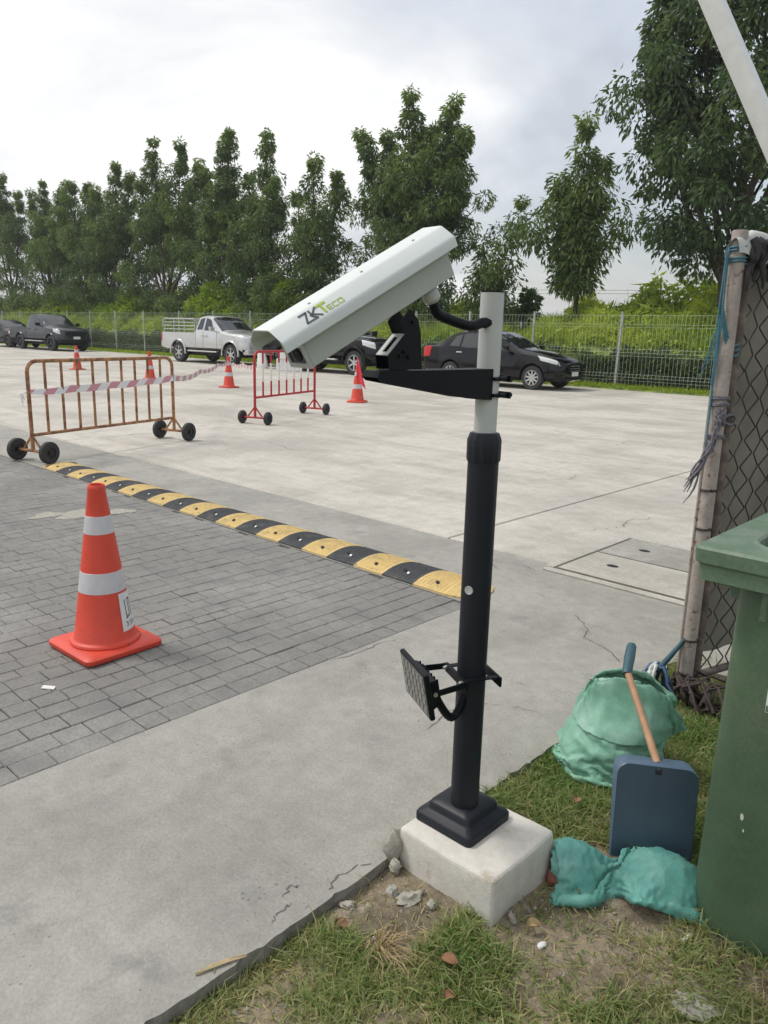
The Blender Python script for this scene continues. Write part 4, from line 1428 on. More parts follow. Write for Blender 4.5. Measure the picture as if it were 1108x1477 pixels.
def make_barricade(label, p0, p1, z_top, z_bot, r, bars, mats, axle, wr, ww, group):
    ang = math.atan2(p1[1] - p0[1], p1[0] - p0[0])
    Ln = math.hypot(p1[0] - p0[0], p1[1] - p0[1])
    t = thing('barricade', label, 'barricade', (p0[0], p0[1], 0), ang, group)
    # local x along the barricade; axles along local y
    rc = .11
    path = [(0, 0, wr), (0, 0, z_top - rc)] + [(rc - rc * math.cos(a), 0, z_top - rc + rc * math.sin(a)) for a in (R(22), R(45), R(68))] + [(rc, 0, z_top), (Ln - rc, 0, z_top)] + \
           [(Ln - rc + rc * math.sin(a), 0, z_top - rc + rc * math.cos(a)) for a in (R(22), R(45), R(68))] + [(Ln, 0, z_top - rc), (Ln, 0, wr)]
    MB().tube(path, r, 10).build('frame', mats[0], t, smooth=50)
    MB().tube([(.005, 0, z_bot), (Ln - .005, 0, z_bot)], r * .85, 10).build('bottom_rail', mats[0], t, smooth=50)
    for k in range(bars):
        x = Ln * (k + 1) / (bars + 1)
        if mats[1] is None:
            MB().tube([(x, 0, z_bot), (x, 0, z_top)], r * .72, 8).build('bar', mats[0], t, smooth=50)
        else:
            z1, z2 = z_bot + (z_top - z_bot) * .34, z_bot + (z_top - z_bot) * .74
            o = MB().tube([(x, 0, z_bot), (x, 0, z1)], r * .72, 8)
            o.tube([(x, 0, z2), (x, 0, z_top)], r * .72, 8)
            ob = o.build('bar', mats[0], t, smooth=50)
            MB().tube([(x, 0, z1), (x, 0, z2)], r * .72, 8).build('white_section', mats[1], ob, smooth=50)
    ty, ri = wheel_mesh(wr, ww, 5)
    for x in (0, Ln):
        b = MB()
        b.tube([(x, -axle / 2, wr), (x, axle / 2, wr)], r * .8, 8)
        for s in (-1, 1):
            b.tube([(x, s * axle * .30, wr), (x, 0, wr + .17)], r * .6, 6)
        b.build('axle', mats[0], t, smooth=50)
        for s in (-1, 1):
            w = thing('wheel', None, None, (x, s * (axle / 2), wr), PI / 2)
            w.parent = t
            k = random.uniform(0, 6)
            o1 = link('tyre', ty, w); o2 = link('rim', ri, w, rot=(k, 0, 0))
    return t


BG = 'wheeled steel crowd barricades'
make_barricade('rusty brown steel barricade on four black wheels beside the speed bump', (-8.28, 3.36), (-8.90, 5.45), 1.055, .285, .021, 9, (M['rust'], None), .49, .118, .06, BG)
make_barricade('red and white barricade on wheels behind the camera hood', (-9.65, 7.34), (-10.25, 9.10), 1.10, .405, .021, 7, (M['red_paint'], M['white_paint']), .47, .10, .055, BG)


def tape_mat():
    m = bpy.data.materials.new('striped_tape'); m.use_nodes = True
    nt = m.node_tree; N, L = nt.nodes, nt.links
    b = N['Principled BSDF']; b.inputs['Roughness'].default_value = .4
    uv = N.new('ShaderNodeUVMap')
    sp = N.new('ShaderNodeSeparateXYZ'); L.new(uv.outputs[0], sp.inputs[0])
    a = N.new('ShaderNodeMath'); a.operation = 'MULTIPLY_ADD'; a.inputs[1].default_value = -.09
    L.new(sp.outputs['Y'], a.inputs[0]); L.new(sp.outputs['X'], a.inputs[2])
    f = N.new('ShaderNodeMath'); f.operation = 'MULTIPLY'; f.inputs[1].default_value = 1 / .30
    L.new(a.outputs[0], f.inputs[0])
    fr = N.new('ShaderNodeMath'); fr.operation = 'FRACT'; L.new(f.outputs[0], fr.inputs[0])
    g = N.new('ShaderNodeMath'); g.operation = 'GREATER_THAN'; g.inputs[1].default_value = .5; L.new(fr.outputs[0], g.inputs[0])
    x = N.new('ShaderNodeMix'); x.data_type = 'RGBA'
    x.inputs[6].default_value = (.74, .73, .72, 1); x.inputs[7].default_value = (.60, .27, .31, 1)
    L.new(g.outputs[0], x.inputs[0]); L.new(x.outputs[2], b.inputs['Base Color'])
    return m


M['tape'] = tape_mat()


def make_tape():
    key = [(-8.28, 3.36, .74, 1.2), (-8.45, 3.90, .745, .3), (-8.60, 4.44, .76, .1), (-8.76, 4.98, .775, .1), (-8.90, 5.45, .80, .45), (-11.3, 7.45, .72, .75), (-13.6, 9.40, .70, .9), (-15.93, 11.33, .66, .8),
           (-15.0, 10.6, .70, 1.4), (-12.4, 9.0, .80, .9), (-9.66, 7.36, .92, .5)]
    key = key[:8]
    sets = [key, [(-15.93, 11.36, .64, 1.0), (-13.9, 10.0, .70, .9), (-11.8, 8.7, .80, .8), (-9.66, 7.36, .90, .5)]]
    V, F, UV = [], [], []
    for kk in sets:
        u = 0
        pts = []
        for a, c in zip(kk[:-1], kk[1:]):
            for s in range(10):
                w = s / 10
                sag = -.05 * 4 * w * (1 - w) * min(1, math.dist(a[:2], c[:2]) / 2.5)
                pts.append([a[i] * (1 - w) + c[i] * w + (sag if i == 2 else 0) for i in range(4)])
        pts.append(list(kk[-1]))
        o = len(V)
        for i, p in enumerate(pts):
            if i: u += math.dist(p[:3], pts[i - 1][:3]) * (1 if p[1] < 5.6 else .45)
            w = .040 * max(.35, math.cos(p[3] * .8)); k = p[3] * .012
            nx, ny = .96, .28
            V.append((p[0] + nx * (k + .024), p[1] + ny * k, p[2] - w)); V.append((p[0] - nx * (k - .024), p[1] - ny * k, p[2] + w))
            UV += [(u, 0), (u, 1)]
        for i in range(len(pts) - 1):
            F.append((o + 2 * i, o + 2 * i + 2, o + 2 * i + 3, o + 2 * i + 1))
    me = bpy.data.meshes.new('barrier_tape')
    me.from_pydata(V, [], F)
    ul = me.uv_layers.new(name='UVMap')
    for l in me.loops: ul.data[l.index].uv = UV[l.vertex_index]
    me.materials.append(M['tape'])
    t = tag(link('barrier_tape', me), 'red and white striped barrier tape strung from the rusty barricade to the red one', 'barrier tape')
    b = MB()
    for k in range(3):
        a = random.uniform(0, 6)
        b.tube([(-8.28, 3.34, .745), (-8.27 + .06 * math.cos(a), 3.28, .72), (-8.27 + .05 * math.cos(a), 3.30 - .01 * k, .66 - .03 * k)], [.010, .007, .003], 5)
    b.build('knot', M['tape'], t)


make_tape()

# ------------------------------------------------------------------ parked vehicles
def eval_boolean(me, cutters, name):
    o = bpy.data.objects.new('tmp', me); COL.objects.link(o)
    tmp = []
    for cm in cutters:
        c = bpy.data.objects.new('tmpc', cm); COL.objects.link(c); tmp.append(c)
        md = o.modifiers.new('b', 'BOOLEAN'); md.operation = 'DIFFERENCE'; md.object = c; md.solver = 'EXACT'
    bpy.context.view_layer.update()
    dg = bpy.context.evaluated_depsgraph_get()
    out = bpy.data.meshes.new_from_object(o.evaluated_get(dg))
    for x in tmp + [o]: bpy.data.objects.remove(x)
    out.name = name
    return out


class Body:
    """stations: x -> half ring of (y, z) points from the sill centre over the flank to the roof centre"""

    def __init__(self, st):
        self.st = sorted(st, key=lambda s: -s[0])

    def ring(self, x):
        st = self.st
        for a, b in zip(st[:-1], st[1:]):
            if a[0] >= x >= b[0]:
                u = 0 if a[0] == b[0] else (a[0] - x) / (a[0] - b[0])
                return [(p[0] * (1 - u) + q[0] * u, p[1] * (1 - u) + q[1] * u) for p, q in zip(a[1], b[1])]
        return st[0][1] if x > st[0][0] else st[-1][1]

    def pt(self, x, r):
        ring = self.ring(x)
        i = min(int(abs(r)), len(ring) - 2); f = abs(r) - i
        y = ring[i][0] * (1 - f) + ring[i + 1][0] * f; z = ring[i][1] * (1 - f) + ring[i + 1][1] * f
        return Vector((x, y, z))

    def mesh(self, name, smooth=32):
        b = MB()
        rings = []
        for x, h in self.st:
            left = [(x, y, z) for y, z in h]
            right = [(x, -y, z) for y, z in h[::-1]]
            rings.append(left + right)
        b.rings(rings)
        return b.mesh(name, smooth=smooth)

    def panel(self, pts, off=.006, side=1, n=7):
        """pts: polygon corners (x, r) on the flank / roof; a thin pane standing proud of the body; bilinear when 4 corners"""
        b = MB()
        P = []
        def S(x, r):
            p = self.pt(x, r)
            e = .01
            du = self.pt(x + e, r) - self.pt(x - e, r); dr = self.pt(x, min(r + e, 6.999)) - self.pt(x, r - e)
            nn = du.cross(dr)
            nn = nn.normalized() if nn.length > 1e-9 else Vector((0, 1, 0))
            if nn.y < -.02 or (abs(nn.y) <= .02 and nn.z < 0): nn = -nn
            return p, nn
        (a, c, d, e) = pts
        top, bot = [], []
        for i in range(n + 1):
            for j in range(n + 1):
                u, v = i / n, j / n
                x = (a[0] * (1 - u) + c[0] * u) * (1 - v) + (e[0] * (1 - u) + d[0] * u) * v
                r = (a[1] * (1 - u) + c[1] * u) * (1 - v) + (e[1] * (1 - u) + d[1] * u) * v
                p, nn = S(x, r)
                q = p + nn * off; k = p - nn * .012
                top.append((q.x, q.y * side, q.z)); bot.append((k.x, k.y * side, k.z))
        m_ = n + 1
        F = []
        o = m_ * m_
        for i in range(n):
            for j in range(n):
                F.append((i * m_ + j, (i + 1) * m_ + j, (i + 1) * m_ + j + 1, i * m_ + j + 1))
        border = [i * m_ for i in range(m_)] + [n * m_ + j for j in range(1, m_)] + [i * m_ + n for i in range(n - 1, -1, -1)] + [j for j in range(n - 1, 0, -1)]
        for s, t in zip(border, border[1:] + border[:1]): F.append((s, t, o + t, o + s))
        b.add(top + bot, F)
        return b


def car_wheel(parent, x, y, r, w, side, rim_mat, spokes, rr=.64):
    """side -1: outer face towards -y"""
    e = thing('wheel', None, None, (x, y, r)); e.parent = parent
    b = MB()
    b.lathe([(r * rr, -w * .5), (r * .93, -w * .5), (r, -w * .3), (r, w * .3), (r * .93, w * .5), (r * rr, w * .5)], 32, axis='Y', close=True)
    b.build('tyre', M['black_rubber'], e, smooth=40)
    b = MB()
    o = side * w * .5
    b.lathe([(r * rr, o * .96), (r * rr * .93, o * .96), (r * rr * .90, o * .1), (r * rr * .90, -o)], 28, axis='Y', cap=False)
    b.lathe([(0.001, o * .86), (r * .13, o * .84), (r * .14, o * .2)], 14, axis='Y')
    for k in range(spokes):
        a = 2 * PI * k / spokes
        q = Matrix.Rotation(a, 3, 'Y')
        b.prism([(-.085 * r, .10 * r), (.085 * r, .10 * r), (.055 * r, r * rr * .94), (-.055 * r, r * rr * .94)], lambda x_, y_, d: q @ Vector((x_, d, y_)), o * .62, o * .84)
    b.build('rim', rim_mat, e, smooth=30)
    b = MB(); b.lathe([(0.001, o * .15), (r * rr * .9, o * .15)], 20, axis='Y')
    b.build('brake_disc', M['rim_dark'], e, smooth=30)


def car_common(t, body, paint, wheels, wr, ww, half, rim_mat, spokes, arch=.075):
    """body with wheel arches cut out, inner arches, wheels"""
    me = body.mesh('body')
    cut = []
    for x in wheels:
        b = MB(); b.lathe([(wr + arch, -half - .3), (wr + arch, -half + .30)], 28, c=(x, 0, wr + .015), axis='Y'); cut.append(b.mesh('c', smooth=0))
        b = MB(); b.lathe([(wr + arch, half - .30), (wr + arch, half + .3)], 28, c=(x, 0, wr + .015), axis='Y'); cut.append(b.mesh('c', smooth=0))
    out = eval_boolean(me, cut, 'body')
    out.materials.clear(); out.materials.append(paint); out.materials.append(M['trim'])
    out.polygons.foreach_set('use_smooth', [True] * len(out.polygons))
    out.set_sharp_from_angle(angle=R(32))
    # inner arch faces are black liner
    for p in out.polygons:
        c = p.center
        for x in wheels:
            dx, dz = c.x - x, c.z - wr - .015
            d = math.hypot(dx, dz)
            if d < wr + arch + .012 and abs(c.y) < half - .02 and (p.normal.x * dx + p.normal.z * dz) < 0: p.material_index = 1
            if d < wr + arch and abs(abs(c.y) - (half - .30)) < .02: p.material_index = 1
    link('body', out, t)
    for x in wheels:
        for s in (-1, 1):
            car_wheel(t, x, s * (half - ww * .5 - .012), wr, ww, s, rim_mat, spokes)
    b = MB()
    b.box(((wheels[0] + wheels[1]) / 2, 0, wr * .95), (abs(wheels[0] - wheels[1]) + .5, half * 1.3, .16))
    for x in wheels: b.tube([(x, -half + .2, wr), (x, half - .2, wr)], .05, 8)
    b.build('chassis', M['trim'], t)


def ring8(w, zb, zm, zbelt, p5, p6, z7, sill=.92, tuck=.97):
    return [(0, zb), (w * sill * .8, zb), (w * .99, zb + .09), (w, zm), (w * tuck, zbelt), p5, p6, (0, z7)]


def make_pickup(label, loc, paint, kind, rim_mat, spokes, group):
    """front axle at x = 0, nose towards +x; kind 'double' or 'extended'"""
    t = thing('pickup_truck', label, 'pickup truck', loc, 0, group)
    half, wr, ww, wb = .93, .385, .25, 3.15
    w = half
    zb = .50
    belt, bed = 1.20, 1.14
    roof = 1.80
    cabr = -2.02 if kind == 'double' else -1.72
    P = []
    P.append((.90, ring8(w * .66, .50, .62, .92, (w * .58, .97), (w * .4, 1.0), 1.01)))
    P.append((.84, ring8(w * .82, .42, .60, .96, (w * .74, 1.02), (w * .5, 1.05), 1.06)))
    P.append((.70, ring8(w * .95, .40, .62, .99, (w * .86, 1.06), (w * .6, 1.10), 1.12)))
    P.append((.45, ring8(w * .99, zb, .66, 1.05, (w * .90, 1.10), (w * .6, 1.15), 1.17)))
    P.append((-.15, ring8(w, zb, .68, 1.10, (w * .90, 1.14), (w * .6, 1.20), 1.22)))
    P.append((-.52, ring8(w * .985, zb, .70, 1.15, (w * .88, 1.18), (w * .6, 1.24), 1.26)))
    P.append((-.62, ring8(w * .98, zb, .70, belt - .02, (w * .87, 1.22), (w * .6, 1.28), 1.30)))
    P.append((-1.02, ring8(w * .975, zb, .70, belt, (w * .80, 1.53), (w * .62, 1.57), 1.58)))
    P.append((-1.34, ring8(w * .975, zb, .70, belt, (w * .745, 1.72), (w * .62, 1.765), 1.775)))
    P.append((-1.60, ring8(w * .975, zb, .70, belt + .005, (w * .735, 1.755), (w * .62, 1.795), roof)))
    P.append((cabr - .02, ring8(w * .975, zb, .70, belt + .01, (w * .735, 1.755), (w * .62, 1.79), roof - .01)))
    P.append((cabr - .26, ring8(w * .97, zb, .70, belt + .01, (w * .76, 1.70), (w * .64, 1.745), roof - .06)))
    P.append((cabr - .36, ring8(w * .965, zb, .70, belt + .005, (w * .80, 1.45), (w * .70, 1.48), 1.50)))
    P.append((cabr - .40, ring8(w * .965, zb, .70, bed + .02, (w * .88, bed + .02), (w * .84, .74), .74)))
    P.append((cabr - .46, ring8(w * .975, zb, .70, bed, (w * .88, bed), (w * .86, .74), .74)))
    P.append((-4.20, ring8(w * .97, zb, .70, bed, (w * .88, bed), (w * .86, .74), .74)))
    P.append((-4.21, ring8(w * .97, zb, .70, bed, (w * .90, bed), (w * .5, bed), bed)))
    P.append((-4.29, ring8(w * .95, zb, .70, bed - .01, (w * .86, bed), (w * .5, bed), bed)))
    body = Body(P)
    car_common(t, body, paint, (0, -wb), wr, ww, half, rim_mat, spokes)
    # glass
    def pane(pts, side, m='glass', nm='window', off=.007):
        return body.panel(pts, off, side).build(nm, M[m], t, fix=True)
    for s in (-1, 1):
        if kind == 'double':
            pane([(-.92, 4.06), (-1.52, 4.06), (-1.52, 4.90), (-1.26, 4.86)], s)
            pane([(-1.60, 4.06), (-2.18, 4.06), (-2.12, 4.88), (-1.60, 4.90)], s)
            seams = [(-.80,), (-1.56,), (-2.30,)]
        else:
            pane([(-.92, 4.06), (-1.56, 4.06), (-1.56, 4.90), (-1.26, 4.86)], s)
            pane([(-1.66, 4.10), (-2.00, 4.10), (-1.90, 4.86), (-1.66, 4.90)], s)
            seams = [(-.80,), (-1.61,), (-2.08,)]
        for (x,) in seams:
            body.panel([(x + .006, 2.05), (x - .006, 2.05), (x - .006, 3.98), (x + .006, 3.98)], .0022, s, 5).build('door_seam', M['trim'], t)
        for x in ((-1.42, -1.60) if kind == 'extended' else (-1.42, -2.12)):
            p = body.pt(x, 3.68)
            h = MB().box((x, s * (p.y + .018), p.z), (.20, .022, .035))
            h.build('door_handle', M['chrome'] if paint is M['silver'] else M['trim'], t, bevel=.006)
        b = MB()
        b.rings([[(x, s * y, z) for y, z in ((.98, 1.20), (1.17, 1.22), (1.18, 1.38), (.98, 1.36))] for x in (-.78, -.90)])
        b.tube([(-.82, s * .86, 1.20), (-.83, s * 1.0, 1.24)], .025, 6)
        b.build('mirror', paint if paint is M['silver'] else M['trim'], t, bevel=.02, segs=2)
        # headlamp wrapping the corner
        body.panel([(.80, 3.62), (.36, 3.70), (.28, 4.40), (.74, 4.60)], .012, s, 6).build('headlight', M['lamp_glass'], t)
        body.panel([(.82, 2.1), (.66, 2.1), (.66, 2.75), (.82, 2.75)], .010, s, 4).build('fog_lamp_bezel', M['trim'], t)
        body.panel([(-4.22, 3.2), (-4.285, 3.2), (-4.285, 3.98), (-4.22, 3.98)], .012, s, 4).build('tail_light', M['lamp_red'], t)
        # flared arches
        for x in (0, -wb):
            b = MB()
            V = [(x + (wr + .085) * math.cos(a), s * (half * .985 + .010), wr + .015 + (wr + .085) * math.sin(a)) for a in [R(-8 + 196 * k / 22) for k in range(23)]]
            b.tube(V, .034, 6)
            b.build('wheel_arch', paint, t, smooth=60)
        b = MB().box((-1.58, s * .93, .46), (1.75, .16, .05))
        b.build('side_step', M['chrome'] if paint is M['silver'] else M['galv'], t, bevel=.015)
    body.panel([(-.60, 5.15), (-.60, 6.99), (-1.30, 6.99), (-1.22, 5.15)], .008, 1, 8).build('windscreen', M['glass'], t)
    body.panel([(-.60, 5.15), (-.60, 6.99), (-1.30, 6.99), (-1.22, 5.15)], .008, -1, 8).build('windscreen', M['glass'], t)
    b = MB()
    b.rings([[(.915, y, z) for y, z in ((-.52, .72), (.52, .72), (.56, .96), (-.56, .96))], [(.80, y, z) for y, z in ((-.56, .72), (.56, .72), (.60, .96), (-.60, .96))]])
    b.build('grille', M['trim'], t, bevel=.015)
    b = MB()
    for z in (.78, .84, .90): b.box((.918, 0, z), (.012, 1.0, .018))
    b.build('grille_bar', M['chrome'] if paint is M['silver'] else M['rim_dark'], t)
    b = MB()
    b.rings([[(x, k * y, z) for y, z in ((-.80, .40), (.80, .40), (.82, .58), (-.82, .58))] for x, k in ((.93, .8), (.86, 1), (.66, 1.08))])
    b.build('bumper', paint if kind == 'extended' else M['trim'], t, bevel=.03, segs=2)
    MB().box((.945, 0, .66), (.012, .36, .13)).build('number_plate', M['plate'], t, bevel=.004)
    MB().box((-4.315, 0, .60), (.10, 1.6, .14)).build('rear_bumper', M['chrome'] if kind == 'extended' else M['trim'], t, bevel=.03)
    if kind == 'extended':
        rk = MB()
        x0, x1, y_ = -4.18, cabr - .50, .80
        for s in (-1, 1):
            for z in (bed + .12, bed + .25, bed + .38, bed + .52): rk.tube([(x0, s * y_, z), (x1, s * y_, z)], .018 if z < bed + .5 else .024, 6)
            for k in range(4):
                x = x0 + (x1 - x0) * k / 3
                rk.tube([(x, s * y_, bed - .03), (x, s * y_, bed + .52)], .022, 6)
            rk.tube([(x0 - .10, s * y_, bed + .2), (x0 - .10, s * y_, bed + .46), (x0, s * y_, bed + .52)], .02, 6)
        for z in (bed + .25, bed + .52): rk.tube([(x0, -y_, z), (x0, y_, z)], .022, 6); rk.tube([(x1, -y_, z), (x1, y_, z)], .022, 6)
        rk.build('bed_rack', M['galv'], t, smooth=50)
    return t


VG = 'vehicles parked nose to tail along the fence'
make_pickup('silver extended-cab pickup with a rail rack round its bed', (-25.55, 19.13, .002), M['silver'], 'extended', M['rim'], 6, VG)
make_pickup('dark grey double-cab pickup with black wheels near the left edge', (-41.65, 19.13, .002), M['grey_paint'], 'double', M['rim_dark'], 6, VG)
make_pickup('black pickup with pale rims mostly hidden behind the camera housing', (-18.72, 19.20, .002), M['black_paint'], 'double', M['rim'], 6, VG)


def make_sedan(label, loc, paint, rim_mat, group, name='sedan', cat='car'):
    t = thing(name, label, cat, loc, 0, group)
    w, wr, ww, wb = .85, .305, .19, 2.55
    half = w

    def rg(k, zb, zm, zbelt, p5, p6, z7): return ring8(w * k, zb, zm, zbelt, (w * p5[0], p5[1]), (w * p6[0], p6[1]), z7)
    P = [
        (.80, rg(.50, .34, .48, .62, (.42, .66), (.3, .69), .70)),
        (.76, rg(.68, .26, .48, .66, (.60, .71), (.4, .74), .75)),
        (.66, rg(.84, .22, .48, .71, (.74, .76), (.5, .80), .81)),
        (.46, rg(.95, .22, .50, .77, (.82, .83), (.56, .87), .88)),
        (.10, rg(.995, .22, .52, .84, (.84, .91), (.58, .95), .965)),
        (-.35, rg(1.0, .21, .53, .90, (.86, .97), (.6, 1.01), 1.02)),
        (-.55, rg(1.0, .21, .54, .92, (.855, 1.0), (.6, 1.05), 1.06)),
        (-.95, rg(1.0, .21, .54, .935, (.78, 1.23), (.6, 1.27), 1.28)),
        (-1.30, rg(1.0, .21, .54, .945, (.72, 1.38), (.58, 1.42), 1.435)),
        (-1.62, rg(1.0, .21, .54, .955, (.70, 1.43), (.56, 1.475), 1.49)),
        (-2.05, rg(1.0, .21, .55, .965, (.70, 1.435), (.56, 1.475), 1.49)),
        (-2.40, rg(1.0, .21, .55, .98, (.715, 1.39), (.58, 1.43), 1.445)),
        (-2.72, rg(.99, .22, .56, .995, (.755, 1.27), (.62, 1.31), 1.32)),
        (-2.98, rg(.98, .24, .57, 1.00, (.80, 1.12), (.66, 1.15), 1.16)),
        (-3.12, rg(.965, .26, .58, 1.0, (.83, 1.06), (.68, 1.085), 1.095)),
        (-3.42, rg(.93, .30, .60, 1.0, (.83, 1.05), (.66, 1.07), 1.08)),
        (-3.50, rg(.90, .34, .60, .98, (.80, 1.03), (.62, 1.05), 1.06)),
        (-3.58, rg(.80, .42, .60, .86, (.70, .92), (.55, .94), .95)),
    ]
    body = Body(P)
    car_common(t, body, paint, (0, -wb), wr, ww, half, rim_mat, 9, arch=.05)
    for s in (-1, 1):
        body.panel([(-.78, 4.12), (-1.50, 4.08), (-1.50, 4.90), (-1.27, 4.86)], .006, s).build('window', M['glass'], t)
        body.panel([(-1.58, 4.08), (-2.22, 4.08), (-2.22, 4.88), (-1.58, 4.90)], .006, s).build('window', M['glass'], t)
        body.panel([(-2.28, 4.10), (-2.62, 4.14), (-2.50, 4.80), (-2.28, 4.86)], .006, s).build('window', M['glass'], t)
        for x in (-.62, -1.54, -2.30):
            body.panel([(x + .005, 2.05), (x - .005, 2.05), (x - .005, 3.98), (x + .005, 3.98)], .002, s, 5).build('door_seam', M['trim'], t)
        for x in (-1.40, -2.26):
            p = body.pt(x, 3.76)
            MB().box((x, s * (p.y + .014), p.z), (.19, .02, .028)).build('door_handle', M['chrome'], t, bevel=.006)
        b = MB()
        b.rings([[(x, s * y, z) for y, z in ((.90, .98), (1.03, .99), (1.05, 1.09), (.90, 1.10))] for x in (-.66, -.78)])
        b.tube([(-.70, s * .80, .96), (-.71, s * .93, 1.01)], .02, 6)
        b.build('mirror', paint, t, bevel=.02, segs=2)
        body.panel([(.70, 3.72), (.22, 3.78), (.10, 4.35), (.60, 4.55)], .010, s, 6).build('headlight', M['lamp_glass'], t)
        body.panel([(-3.28, 3.35), (-3.54, 3.30), (-3.52, 4.1), (-3.22, 4.0)], .010, s, 5).build('tail_light', M['lamp_red'], t)
        body.panel([(.74, 2.1), (.58, 2.1), (.58, 2.7), (.74, 2.7)], .008, s, 4).build('fog_lamp_bezel', M['trim'], t)
        body.panel([(-.58, 5.10), (-.58, 6.99), (-1.36, 6.99), (-1.28, 5.10)], .007, s, 8).build('windscreen', M['glass'], t)
        body.panel([(-2.46, 5.10), (-2.46, 6.99), (-3.04, 6.99), (-3.00, 5.10)], .007, s, 6).build('rear_window', M['glass'], t)
    b = MB()
    for z in (.50, .56, .62): b.box((.792, 0, z), (.02, .62 - (z - .5), .022))
    b.build('grille_bar', M['chrome'], t, bevel=.004)
    b = MB().box((.782, 0, .56), (.02, .66, .17)); b.build('grille', M['trim'], t, bevel=.01)
    b = MB().box((.79, 0, .32), (.03, .9, .10)); b.build('lower_grille', M['trim'], t, bevel=.01)
    MB().box((.805, 0, .42), (.012, .36, .11)).build('number_plate', M['plate'], t, bevel=.004)
    return t


make_sedan('black sedan parked by the fence to the right of the post', (-11.72, 19.05, .002), M['black_paint'], M['rim'], VG)
make_sedan('dark car cut off by the left edge behind the dark grey pickup', (-47.35, 19.05, .002), M['black_paint'], M['rim_dark'], VG)


for _o in [o for o in bpy.data.objects if o.get('group') == VG]:
    _o.scale = (1.06, 1.06, 1.06)
    _o.rotation_euler = (0, 0, R(4))
    _o.location.y += .05


def make_bags():
    g = random.Random(5)
    rings = []
    n = 22
    for k in range(9):
        v = k / 8
        rad = .27 * (1 - .35 * v) * (1 if k else .8)
        rings.append([((rad * (1 + .10 * math.sin(3 * a + v * 3) + g.uniform(-.03, .03)) * math.cos(a) * 1.15), rad * .55 * math.sin(a) * (1 + g.uniform(-.05, .05)), .62 * v) for a in [2 * PI * j / n for j in range(n)]])
    b = MB(); b.rings(rings)
    o = tag(b.build('sack', M['plastic_white'], smooth=60), 'white plastic sack standing by the silver pickup, seen through the red barricade', 'sack')
    o.location = (-23.45, 18.2, 0)
    b = MB()
    tq = Matrix.Rotation(R(-10), 3, 'X')
    b.box((0, 0, .22), (.95, .03, .42), m=tq)
    b.box((-.1, .02, .55), (.55, .03, .28), m=tq)
    o = tag(b.build('board', M['plastic_white'], bevel=.006), 'white board leaning on the wheel of the black pickup behind the red barricade', 'board')
    o.location = (-21.45, 17.85, 0)
    o.rotation_euler = (0, 0, R(35))


make_bags()

# ------------------------------------------------------------------ gate, tied post, stay pole
from mathutils import noise as mn

GP = Vector((-1.12, 3.10, 0))
GD = Vector((.31, .95, 0)).normalized()
GN = Vector((-GD.y, GD.x, 0))          # away from the driveway side


